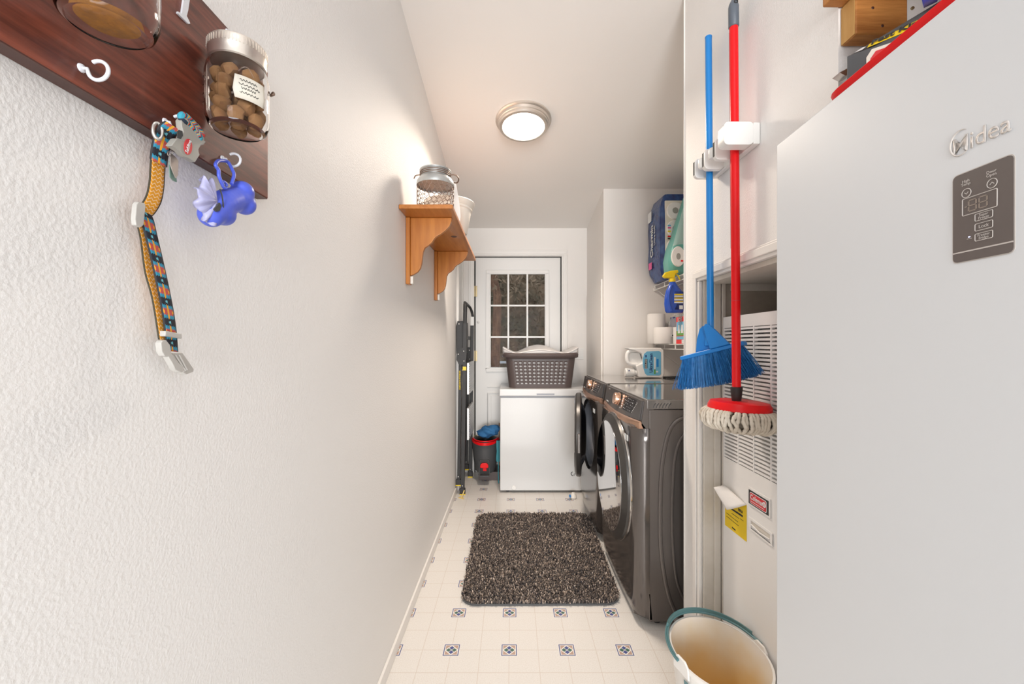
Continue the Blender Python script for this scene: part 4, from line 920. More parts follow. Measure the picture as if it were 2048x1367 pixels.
# ------------------------------------------------------------------ spin mop bucket, blue cloth, teal cloth, dark shade block with brown flap by the freezer
def build_mopbucket():
    c = Vector((-.242, 3.735, .077)); t = thing('mop_bucket', 'charcoal spin-mop bucket with red handle and red foot pedal, between ladder and freezer', 'bucket', c)
    def ring(z, rx, ry, n=40): return [c+Vector((rx*math.cos(2*PI*i/n), ry*math.sin(2*PI*i/n), z)) for i in range(n)]
    prof = ((.004, .080, .10), (.02, .092, .115), (.11, .106, .128), (.20, .116, .138), (.245, .120, .142), (.256, .124, .146), (.285, .124, .146))
    bd = MB().loft([ring(z, a, b) for z, a, b in prof], caps=False).add([], []); 
    bd.loft([ring(.285, .124, .146), ring(.285, .114, .136), ring(.05, .09, .11)], caps=False); bd.add(ring(.05, .09, .11), [tuple(range(40))]); bd.add(ring(.004, .08, .10), [tuple(range(40))])
    body = bd.build('bucket_body', 'greyp', t, smooth=40)
    MB().loft([ring(.286, .112, .134), ring(.292, .100, .12), ring(.26, .06, .07)], caps=False).build('wringer_basket', 'blackp', t, smooth=50, solid=.003)
    h = [c+Vector((.124*math.cos(math.radians(a)), -.150*math.sin(math.radians(a))-.005, .302-.030*math.sin(math.radians(a)))) for a in range(0, 181, 8)]
    hb = MB()
    hb.loft([[p+Vector((0, 0, .012)) for p in h]+[p+Vector((0, .006, .010)) for p in reversed(h)], [p+Vector((0, 0, -.012)) for p in h]+[p+Vector((0, .006, -.012)) for p in reversed(h)]]); hb.build('carry_handle', 'red', t, bevel=.002)
    MB().tube([c+Vector((.110*math.cos(math.radians(a)), -.128*math.sin(math.radians(a)), .300-.010*math.sin(math.radians(a)))) for a in range(8, 173, 8)], .006, 8).build('inner_handle', 'red', t)
    yf = c.y-.121
    a = MB().prism([c+Vector((x, -.133, z)) for x, z in ((-.045, .02), (-.045, .12), (-.038, .135), (.038, .135), (.045, .12), (.045, .02))], (0, .012, 0)).build('pedal_arch', 'dark', t, bevel=.002)
    MB().tube([c+Vector(p) for p in ((-.047, -.134, .03), (-.050, -.128, .125), (-.038, -.126, .140), (.038, -.126, .140), (.050, -.128, .125), (.047, -.134, .03))], .003, 8).build('arch_edge', 'greyp', a)
    p = MB().prism([c+Vector((x, -.175, z)) for x, z in ((-.036, .085), (-.030, .075), (.030, .075), (.037, .085), (.030, .108), (.018, .116), (-.018, .116), (-.030, .108))], (0, .03, -.004)).build('foot_pedal', 'red', t, bevel=.004)
    MB().box(c+Vector((-.012, -.162, .045)), c+Vector((.020, -.150, .08))).build('pedal_stem', 'red', p, bevel=.003)
    MB().tube([c+Vector(q) for q in ((-.040, -.14, .07), (-.045, -.17, .018), (-.038, -.19, .010), (.038, -.19, .010), (.045, -.17, .018), (.040, -.14, .07))], .005, 8).build('base_frame', 'greyp', t)
    MB().box(c+Vector((-.038, -.185, .004)), c+Vector((.038, -.13, .012))).build('base_plate', 'greyp', t, bevel=.002)
    # blue cloth heaped on the rim
    r = random.Random(8); bm = bmesh.new(); bmesh.ops.create_icosphere(bm, subdivisions=4, radius=1)
    for v in bm.verts:
        n = v.co.copy(); k = 1+.10*math.sin(n.x*7+n.z*4)+.07*math.sin(n.y*11+n.x*6)+.04*math.sin(n.z*17+n.x*13); v.co = Vector((n.x*.098*k, n.y*.075*k, n.z*.055*k+.02*n.x*0)); 
        if v.co.z < 0: v.co.z *= .8
    me = bpy.data.meshes.new('blue_cloth'); bm.to_mesh(me); bm.free(); me.materials.append(M['cloth']); me.polygons.foreach_set('use_smooth', [True]*len(me.polygons))
    o = bpy.data.objects.new('blue_cloth', me); S.collection.objects.link(o); o.location = (-.212, 3.70, .432); o.rotation_euler = (0, math.radians(-12), 0); tag(o, 'crumpled dark blue cloth heaped on the spin-mop bucket', 'cloth')
    q = MB(); q.loft([[Vector((-.118+dx, 3.80+.0*dx, z)) for dx in (-.02, 0, .015)]+[Vector((-.118+dx, 3.83, z)) for dx in (.015, 0, -.02)] for z in (.02, .10)]); 
    k = thing('teal_brush', 'teal cleaning cloth hanging behind the mop bucket beside the freezer', 'cloth', (-.115, 3.80, 0))
    cl = MB(); cl.loft([[Vector((-.140+.003*math.sin(z*50), 3.625, z)), Vector((-.122, 3.615, z)), Vector((-.109, 3.63, z)), Vector((-.122, 3.65, z)), Vector((-.135, 3.65, z))] for z in (.19, .21, .24, .28, .32, .37)]); cl.build('cloth_fold', 'tealcloth', k, smooth=60)
    MB().tube([(-.122, 3.625, .195), (-.124, 3.62, .10), (-.120, 3.617, .005)], .004, 6).build('cloth_string', 'tealcloth', k)
    b = thing('shade_block_with_flap', 'low dark block added for the shadow under the spin-mop bucket, one brown flap standing up', 'box', (-.16, 3.86, 0)); box((-.30, 3.705, .0), (-.112, 3.92, .076)).build('carton', 'brown', b, bevel=.002)  # added dark block stands in for the shade beneath the bucket
    box((-.128, 3.895, .0765), (-.106, 3.92, .47)).build('upright_flap', 'card', b, bevel=.002)
build_mopbucket()
def build_plug():
    t = thing('floor_plug', 'small white round plug with blue end on the floor beside the far machine', 'plug', (.478, 3.27, 0))
    MB().lathe([(1e-4, 0), (.020, 0), (.026, .010), (.024, .026), (.015, .038), (.013, .046), (1e-4, .048)], Matrix.Translation((.478, 3.27, .0005)), 24).build('plug_body', 'cream', t)
    MB().cyl((.453, 3.262, .022), (.447, 3.260, .022), .012, n=16).build('blue_end', 'bluehandle', t)
build_plug()

# ------------------------------------------------------------------ wire shelves in the laundry recess
def build_wire_shelf(zt, label):
    x0, x1, y0, y1 = 1.10, 1.397, 1.71, 3.215; t = thing('wire_shelf', label, 'shelf', (x0, (y0+y1)/2, zt), group='white wire shelves in the laundry recess')
    w_ = MB()
    n = 60
    for i in range(n): y = y0+.01+(y1-y0-.02)*i/(n-1); w_.cyl((x0+.002, y, zt-.003), (x1, y, zt-.003), .0016, n=5)
    w_.build('deck_wires', 'plas', t)['kind'] = 'stuff'
    for x, z in ((x0, zt-.003), (x0, zt-.036), (x0+.15, zt-.007), (x1-.006, zt-.007)): MB().cyl((x, y0, z), (x, y1, z), .0035, n=8).build('long_rail', 'plas', t)
    for i in range(8):
        y = y1-.005-i*.20; MB().box((x0-.003, y-.006, zt-.036), (x0+.003, y+.006, zt-.003)).build('lip_tie', 'plas', t, bevel=.001)
    MB().box((x0-.012, y1-.012, zt-.045), (x0+.02, y1+.004, zt-.022)).build('wall_clip', 'plas', t, bevel=.003)
    MB().tube([(x0+.004, y1-.02, zt-.036), (x1, y1-.02, zt-.25)], .004, 8).build('brace', 'plas', t)
build_wire_shelf(1.664, 'upper white wire shelf in the laundry recess, holding toilet paper packs')
build_wire_shelf(1.212, 'lower white wire shelf in the laundry recess, holding rolls and red box')
def build_shelf_items():
    zt = 1.664
    # big blue pack of toilet rolls
    x0, x1, y0, y1, z0, z1 = 1.034, 1.37, 2.90, 3.19, zt+.002, zt+.60
    t = thing('toilet_paper_pack', 'navy-wrapped multipack of toilet rolls standing on the upper wire shelf', 'toilet paper', ((x0+x1)/2, (y0+y1)/2, z0))
    rw = MB(); r = random.Random(9)
    n = 10; rings = []
    for i in range(n):
        k = i/(n-1); ins = .030 if i in (0, n-1) else (.008 if i in (1, n-2) else 0); rg = []
        for (px, py) in rrect(x1-x0-2*ins, y1-y0-2*ins, .03, 3): rg.append(Vector(((x0+x1)/2+px+r.uniform(-.004, .004), (y0+y1)/2+py+r.uniform(-.003, .003), z0+(z1-z0)*k+(0 if i in (0,) else r.uniform(-.003, .003)))))
        rings.append(rg)
    MB().loft(rings).build('wrapper', 'tpblue', t, smooth=60)
    win = MB().box((x0+.028, y0-.006, z0+.02), (x1-.02, y0+.01, z1-.055)).build('clear_window', 'label', t, bevel=.003)
    for i in range(2):
        for j in range(4):
            cx, cz_ = x0+.095+i*.125, z0+.095+j*.125; m = Matrix.Translation((cx, y0-.004, cz_)) @ rot_to((0, -1, 0))
            ro = MB().lathe([(.060, 0), (.060, .008), (.056, .013), (.021, .013), (.021, .002)], m, 32).build('toilet_roll', 'tpaper', t, smooth=40)
            MB().lathe([(.021, .010), (.0195, .010), (.0195, .004), (1e-4, .004)], m, 20).build('roll_core', 'grey_plas', ro)
    for k, (dz, mt) in enumerate(((.36, 'labelblue'), (.345, 'pink'), (.32, 'yellow'), (.285, 'red'), (.27, 'ink'), (.10, 'navy'), (.085, 'navy'))):
        MB().box((x0+.040, y0-.018, z0+dz), (x0+.062, y0-.0165, z0+dz+.010)).build('printed_patch', mt, win)
    text('pack_lettering', 'Charmin', 'icon', t, (x0-.006, 3.075, z0+.30), (0, 0, 1), (0, 1, 0), .075, .001, bold=.03, sx=.9)
    text('pack_lettering', 'Ultra Soft', 'icon', t, (x0-.006, 3.015, z0+.33), (0, 0, 1), (0, 1, 0), .036, .001, bold=.01)
    MB().box((x0-.0055, 3.09, z0+.455), (x0-.0035, 3.165, z0+.53)).build('corner_flash', 'icon', t); MB().box((x0-.0055, 3.08, z0+.10), (x0-.0035, 3.145, z0+.15)).build('pink_flash', 'pink', t)
    # teal translucent pack leaning in front
    t = thing('toilet_paper_pack', 'opened teal plastic pack with one loose roll, in front of navy pack', 'toilet paper', (1.2, 2.81, zt))
    y0, y1 = 2.735, 2.872; rings = []
    for k, (xa, xb, z, ins) in enumerate(((1.055, 1.37, .002, .02), (1.035, 1.38, .03, .0), (1.030, 1.38, .10, 0), (1.045, 1.38, .18, .0), (1.075, 1.38, .26, .0), (1.10, 1.38, .34, .0), (1.13, 1.38, .44, .005), (1.16, 1.375, .53, .01), (1.19, 1.37, .60, .03))):
        rings.append([Vector(((xa+xb)/2+px+r.uniform(-.004, .004), (y0+y1)/2+py, zt+z)) for px, py in rrect(xb-xa, y1-y0-2*ins, .035, 4)])
    MB().loft(rings).build('wrapper', 'tpteal', t, smooth=60)
    m = Matrix.Translation((1.085, y0-.004, zt+.120)) @ Matrix.Diagonal((.85, 1, 1.28, 1)) @ rot_to((0, -1, 0))
    ro = MB().lathe([(.050, -.01), (.053, .002), (.049, .010), (.017, .010), (.017, .004)], m, 32).build('loose_roll', 'tpaper', t); MB().lathe([(.017, .009), (1e-4, .006)], m, 18).build('roll_core', 'grey_plas', ro)
    MB().box((1.100, y0-.018, zt+.085), (1.114, y0-.0145, zt+.095)).build('printed_patch', 'red', t)
    MB().loft([[Vector((1.05+dx, y0-.003, zt+.19)), Vector((1.10+dx, y0-.014, zt+.20)), Vector((1.16+dx, y0-.003, zt+.19))] if k == 0 else [Vector((1.05+dx, y0-.003, zt+.19+k*.11)), Vector((1.10+dx, y0-.016, zt+.20+k*.11)), Vector((1.15+dx, y0-.003, zt+.19+k*.11))] for k, dx in enumerate((0, .03, .06, .10))], caps=False, closed=False).build('torn_film', 'film', t, smooth=60)
    # spray bottle hanging from the lip
    c = Vector((1.054, 2.703, 1.413)); t = thing('spray_bottle', 'blue cleaner spray bottle with yellow trigger hooked on the upper shelf lip', 'spray bottle', c)
    prof = [(0, .052, .024), (.012, .060, .028), (.06, .0655, .030), (.11, .062, .030), (.145, .050, .027), (.170, .033, .023), (.188, .022, .02), (.205, .019, .019)]
    def oval(z, a, b, dx): return [c+Vector((dx+a*math.cos(2*PI*i/28), b*math.sin(2*PI*i/28), z)) for i in range(28)]
    MB().loft([oval(z, a, b, -.004+(.012*max(0, z-.12)/.08*-1)) for z, a, b in prof]).build('bottle', 'bottleblue', t, smooth=60)
    MB().tube([c+Vector((-.030-.02*math.sin(k/8*PI), -.031+.006*abs(k-4)/4, .012+k*.021)) for k in range(9)], .006, 8).build('side_groove', 'bottleblue', t)
    lb = MB(); lb.loft([[c+Vector((.004+x, -.0305+abs(x-.02)**2*2.2, z)) for x in (-.028, -.01, .01, .03, .046)] for z in (.02, .06, .10, .135)], caps=False, closed=False); lo = lb.build('back_label', 'navy', t, solid=.0008)
    for k, (z, h, mt) in enumerate(((.112, .008, 'yellow'), (.100, .009, 'icon'), (.090, .006, 'yellow'), (.078, .009, 'icon'), (.060, .010, 'icon'), (.069, .004, 'yellow'))): MB().box(c+Vector((-.016, -.0328, z)), c+Vector((.040, -.0305, z+h))).build('label_band', mt, lo)
    MB().box(c+Vector((.016, -.0328, .022)), c+Vector((.038, -.0305, .046))).build('barcode', 'icon', lo)
    MB().cyl(c+Vector((-.018, 0, .200)), c+Vector((-.018, 0, .222)), .021, n=20).build('screw_collar', 'yellow', t)
    hd = [(-.070, .224), (-.082, .238), (-.066, .262), (-.030, .272), (.018, .278), (.020, .258), (.000, .252), (-.004, .224)]
    MB().prism([c+Vector((x, -.014, z)) for x, z in hd], (0, .028, 0)).build('spray_head', 'yellow', t, bevel=.006)
    MB().tube([c+Vector(p) for p in ((.004, -.004, .25), (.020, -.004, .240), (.030, -.004, .215))], .0045, 8).build('trigger', 'yellow', t)
    # lower shelf
    z = 1.212
    def roll(name, x, y, r_, h, label, cat):
        t = thing(name, label, cat, (x, y, z)); MB().lathe([(.02, .001), (r_-.004, .001), (r_, .006), (r_, h-.006), (r_-.004, h), (.02, h), (.02, h-.02), (1e-4, h-.02)], Matrix.Translation((x, y, z)), 40).build('paper_roll', 'tpaper', t, smooth=40); return t
    roll('paper_towel_roll', 1.082, 3.135, .064, .225, 'tall white paper roll at the far end of the lower wire shelf', 'paper roll')
    t = roll('toilet_roll', 1.090, 2.985, .075, .118, 'short white paper roll on the lower shelf in front of tall one', 'paper roll')
    MB().box((1.112, 2.911-.002, z+.052), (1.135, 2.918, z+.068)).build('roll_sticker', 'icon', t); MB().cyl((1.118, 2.911, z+.060), (1.118, 2.9075, z+.060), .005, n=12).build('roll_mark', 'ink', t)
    # clear bag with packets
    t = thing('plastic_bag', 'clear plastic bag of packets on the lower wire shelf behind the short roll', 'plastic bag', (1.232, 3.085, z))
    rings = []
    for k, (a, b, h) in enumerate(((.070, .085, .001), (.082, .10, .03), (.080, .095, .10), (.075, .085, .16), (.05, .05, .205), (.02, .02, .235))):
        rings.append([Vector((1.232+a*math.cos(g)*(1+.08*math.sin(5*g+k)), 3.085+b*math.sin(g)*(1+.08*math.sin(4*g+k)), z+h)) for g in [2*PI*i/28 for i in range(28)]])
    MB().loft(rings).build('bag_film', 'film', t, smooth=70)
    for k, (a, b, mt, lab) in enumerate((((1.18, 3.05, z+.002), (1.205, 3.12, z+.20), 'navy', 'blue packet inside the clear bag'), ((1.21, 3.04, z+.002), (1.28, 3.065, z+.20), 'card', 'brown packet inside the clear bag'), ((1.22, 3.032, z+.12), (1.265, 3.0395, z+.18), 'gasket', None))):
        if lab: q = thing('packet', lab, 'packet', a); box(a, b).build('carton', mt, q, bevel=.003)
        else: box(a, b).build('packet_label', mt, q, bevel=.002)
    # white carton and red box
    t = thing('white_carton', 'plain white carton between short roll and red box, lower shelf', 'box', (1.16, 2.84, z)); box((1.112, 2.82, z+.001), (1.20, 2.885, z+.115)).build('carton', 'tpaper', t, bevel=.002)
    t = thing('storage_bag_box', 'red box with green and blue picture on the lower wire shelf', 'box', (1.18, 2.72, z)); y0, y1 = 2.645, 2.80
    box((1.100, y0, z+.001), (1.30, y1, z+.178)).build('carton', 'red', t, bevel=.0015)
    X = 1.0992
    MB().box((X-.001, y0+.012, z+.055), (X+.001, y1-.01, z+.085)).build('picture_field', 'green', t); MB().box((X-.001, y0+.012, z+.085), (X+.001, y1-.01, z+.145)).build('picture_field', 'labelblue', t)
    for k in (0, 1): MB().prism([(X-.002, y0+.035+k*.05, z+.07), (X-.002, y0+.07+k*.05, z+.07), (X-.002, y0+.064+k*.05, z+.125), (X-.002, y0+.041+k*.05, z+.125)], (.001, 0, 0)).build('glove_picture', 'icon', t)
    MB().box((X-.001, y0+.012, z+.030), (X+.001, y1-.01, z+.050)).build('blue_band', 'labelblue', t); MB().box((X-.001, y0+.03, z+.003), (X+.001, y0+.06, z+.028)).build('barcode', 'icon', t)
    text('box_lettering', 'LOT', 'icon', t, (X-.001, (y0+y1)/2+.01, z+.158), (0, -1, 0), (0, 0, 1), .036, .0006, bold=.03)
    MB().box((1.102, y0-.001, z+.03), (1.30, y0+.001, z+.052)).build('blue_band', 'labelblue', t)
    # detergent bottle lying on the far machine
    zt = .9745; Y = 2.95; t = thing('detergent_bottle', 'white detergent jug with blue label lying on its side on the far machine', 'detergent bottle', (.93, Y, zt))
    def p(px, py): v = ony(px, py, Y-.055); return Vector((v.x, Y-.055, v.z))
    zf = zt-p(1290, 752).z   # settle on the machine top
    def pz(px, py): v = p(px, py); return Vector((v.x, v.y, v.z+zf+.0015))
    def jug(name, pts, th, yoff, m, bev, par): return MB().prism([pz(a, b)+Vector((0, yoff, 0)) for a, b in pts], (0, th, 0)).build(name, m, par, bevel=bev, seg=4)
    body = jug('jug_body', [(1278, 751), (1276, 738), (1272, 728), (1285, 722), (1287, 712), (1284, 704), (1271, 698), (1262, 696), (1255, 692), (1322, 692), (1328, 697), (1329, 745), (1325, 752)], .11, 0, 'plas', .012, t)
    MB().prism([pz(a, b)+Vector((0, .032, 0)) for a, b in ((1259, 701), (1282, 701), (1290, 726), (1268, 727), (1259, 718))], (0, .045, 0)).build('handle_recess', 'plas', t, bevel=.006)
    MB().tube(spline([pz(a, b)+Vector((0, .03, 0)) for a, b in ((1277, 697), (1264, 698), (1257, 704), (1257, 718), (1264, 725), (1277, 726))], 6), .014, 12).build('jug_handle', 'plas', t, smooth=60)
    c0 = pz(1264, 742); m = Matrix.Translation(c0+Vector((-.036, .05, 0))) @ rot_to((1, 0, 0))
    cap = MB().lathe([(.0, .0), (.026, .0), (.029, .004), (.031, .045), (.031, .06), (.024, .064), (.022, .09)], m, 30).build('cap', 'plas', t, smooth=40)
    for i in range(22):
        MB().box((.0305, -.001, .008), (.0325, .001, .045), m @ Matrix.Rotation(2*PI*i/22, 4, 'Z')).build('cap_rib', 'plas', cap)
    MB().prism([c0+Vector((-.022, .0165, .012)), c0+Vector((-.008, .0165, .012)), c0+Vector((-.015, .0165, .022))], (0, .003, 0)).build('cap_arrow', 'navy', cap)
    lab = jug('front_label', [(1290, 743), (1286, 730), (1285, 716), (1288, 704), (1294, 699), (1318, 698), (1322, 701), (1322, 744), (1319, 747), (1294, 747)], .001, -.0012, 'labelblue', 0, t)
    def ln(x0_, y0_, x1_, y1_, m): jug('label_print', [(x0_, y0_), (x1_, y0_), (x1_, y1_), (x0_, y1_)], .0006, -.0020, m, 0, lab)
    ln(1289.5, 714, 1294.5, 732, 'ink'); ln(1289.5, 720, 1294.5, 733, 'redlogo'); ln(1290.5, 706, 1293, 711, 'navy'); ln(1313, 714, 1317, 730, 'bluehandle'); ln(1308, 710, 1311, 736, 'icon'); ln(1308, 735, 1311, 744, 'green'); ln(1312, 738, 1316, 741, 'icon')
    text('label_lettering', 'KIRKLAND', 'icon', lab, pz(1292, 723.5)+Vector((0, -.0024, 0)), (0, 0, 1), (-1, 0, 0), .013, .0003, bold=.02)
    text('label_lettering', 'UltraClean', 'navy', lab, pz(1302, 722)+Vector((0, -.0020, 0)), (0, 0, 1), (-1, 0, 0), .030, .0004, bold=.02)
    # black cord on the machine
    t = thing('black_cord', 'coiled thin black cord lying on the far machine behind the broom', 'cord', (1.1, 2.95, .975))
    MB().tube(spline([(1.05, 2.86, .9785), (1.10, 2.90, .980), (1.16, 2.93, .979), (1.22, 2.90, .9785), (1.17, 2.86, .9785), (1.10, 2.87, .984), (1.06, 2.93, .979), (1.14, 2.97, .9785), (1.24, 2.95, .9785), (1.30, 2.88, .9785)], 8), .0038, 8).build('cord_loop', 'blackp', t, smooth=60)
build_shelf_items()

# ------------------------------------------------------------------ furnace
def build_furnace():
    X = .768; y0, y1 = .992, 1.518; zt = 1.308
    t = thing('furnace', 'white wall furnace with louvred upper door inside the closet', 'furnace', (X, (y0+y1)/2, 0))
    lz0, lz1 = .803, 1.268; ly0, ly1 = 1.03, 1.509
    c = MB(); c.box((X+.03, y0, 0), (1.33, y1, zt-.004)); cab = c.build('cabinet', 'furn', t, bevel=.003)
    f = MB(); f.box((X, y0, .03), (X+.02, y1, lz0)); f.box((X, y0, lz1), (X+.02, y1, zt)); f.box((X, y0, lz0), (X+.02, ly0, lz1)); f.box((X, ly1, lz0), (X+.02, y1, lz1)); fr = f.build('front_panel', 'furn', t)
    box((X+.0205, ly0-.01, lz0-.01), (X+.0295, ly1+.01, lz1+.01)).build('dark_grille_backing', 'greyp', t)
    n = 37; me = None
    for i in range(n):
        z = lz0+.006+(lz1-lz0-.012)*i/(n-1)
        if me is None:
            o = MB().prism([(X+.0005, ly0, z-.0032), (X+.0005, ly0, z+.0032), (X+.014, ly0, z+.0072), (X+.014, ly0, z+.0035)], (0, ly1-ly0, 0)).build('louvre_slat', 'furn', t, smooth=0); me = o; b = o.location.copy(); zref = z
        else:
            o = me.copy(); S.collection.objects.link(o); o.parent = t; o.location = b+Vector((0, 0, z-zref))
    for y in (1.418, 1.3265, 1.2375, 1.148, 1.06): box((X-.0008, y-.0032, lz0), (X+.012, y+.0032, lz1)).build('louvre_rib', 'furn', t, bevel=.001)
    # badge
    b = box((X-.0035, 1.236, .692), (X, 1.352, .750)).build('badge_frame', 'furn', t, bevel=.001)
    box((X-.0045, 1.243, .698), (X-.0033, 1.347, .742)).build('badge_field', 'ink', b); 
    def rr_(name, w_, h, r, off, m, par):
        cyy, czz = 1.295, .7195; return MB().prism([(X-off, cyy+a, czz+b_) for a, b_ in rrect(w_, h, r, 4)], (-.0004, 0, 0)).build(name, m, par, smooth=0)
    p = rr_('badge_border', .088, .036, .006, .0046, 'icon', b); rr_('badge_red', .084, .032, .005, .0050, 'redlogo', b)
    text('badge_lettering', 'Coleman', 'icon', b, (X-.0055, 1.300, .7225), (0, -1, 0), (0, 0, 1), .0225, .0003, bold=.02, sx=.85); box((X-.0060, 1.262, .7085), (X-.0055, 1.332, .7100)).build('badge_line', 'icon', b)
    MB().cyl((X-.0055, 1.2615, .7235), (X-.0060, 1.2615, .7235), .0085, n=18).build('lantern_mark', 'icon', b)
    q = MB(); q.box((X-.0062, 1.2588, .719), (X-.0060, 1.2602, .728)); q.box((X-.0062, 1.2628, .719), (X-.0060, 1.2642, .728)); q.build('lantern_lines', 'redlogo', b)
    # recessed pull
    h = MB(); a0, a1, b0, b1 = 1.2265, 1.350, .612, .653
    h.box((X-.003, a0, b0), (X, a1, b0+.007)); h.box((X-.003, a0, b1-.007), (X, a1, b1)); h.box((X-.003, a0, b0+.007), (X, a0+.012, b1-.007)); h.box((X-.003, a1-.012, b0+.007), (X, a1, b1-.007)); hh = h.build('pull_frame', 'furn', t, bevel=.001)
    MB().prism([(X-.0004, a0+.012, b1-.007), (X-.0004, a1-.012, b1-.007), (X-.0004, a1-.012, b0+.018), (X-.0004, a0+.012, b0+.018)], (-.0004, 0, 0)).build('pull_recess', 'jamb', hh, smooth=0)
    MB().tube([(X-.002, a0+.014, b0+.017), (X-.004, (a0+a1)/2, b0+.015), (X-.002, a1-.014, b0+.020)], .0025, 8).build('pull_lip', 'furn', hh)
    # yellow rating sticker with peeled top
    st = MB().prism([onx(a, b_, X-.0008) for a, b_ in ((1450, 1049), (1493, 1083), (1493, 1008.5), (1450, 1000))], (.0006, 0, 0)).build('energy_sticker', 'sticker', t)
    o_ = X-.0011
    MB().prism([onx(a, b_, o_) for a, b_ in ((1462, 1015), (1485.5, 1030), (1485.5, 1034), (1462, 1018))], (-.0003, 0, 0)).build('sticker_print', 'ink', st, smooth=0)
    for (a, b_, c_, d_) in ((1463, 1025, 1478, 1036), (1453, 1024.5, 1476, 1043), (1453, 1031, 1477, 1050.5), (1480, 1036, 1487, 1041), (1464, 1052.5, 1471, 1058.5)):
        w_ = 2.6 if a == 1464 else .9
        MB().prism([onx(a, b_, o_), onx(c_, d_, o_), onx(c_, d_+w_, o_), onx(a, b_+w_, o_)], (-.0003, 0, 0)).build('sticker_print', 'ink', st, smooth=0)
    text('sticker_lettering', '100.0', 'ink', st, onx(1480.5, 1021, o_), (0, -1, 0), (0, 0, 1), .013, .0003, bold=.03)
    fl = []; A, B, C_, D = onx(1427, 974, X-.050), onx(1449, 969, X-.012), onx(1493, 1009, X-.0014), onx(1453, 1019, X-.030)
    nn = 8; vs = []; fs = []
    for j in range(nn+1):
        for i in range(nn+1):
            u, v = i/nn, j/nn; q_ = (A.lerp(B, u)).lerp(D.lerp(C_, u), v)+Vector((-.010*math.sin(u*PI)*v, 0, -.004*math.sin(u*PI)*v)); vs.append(q_)
    for j in range(nn):
        for i in range(nn): k = j*(nn+1)+i; fs.append((k, k+1, k+nn+2, k+nn+1))
    MB().add(vs, fs).build('peeled_backing', 'tpaper', st, solid=.0004, smooth=60)
build_furnace()

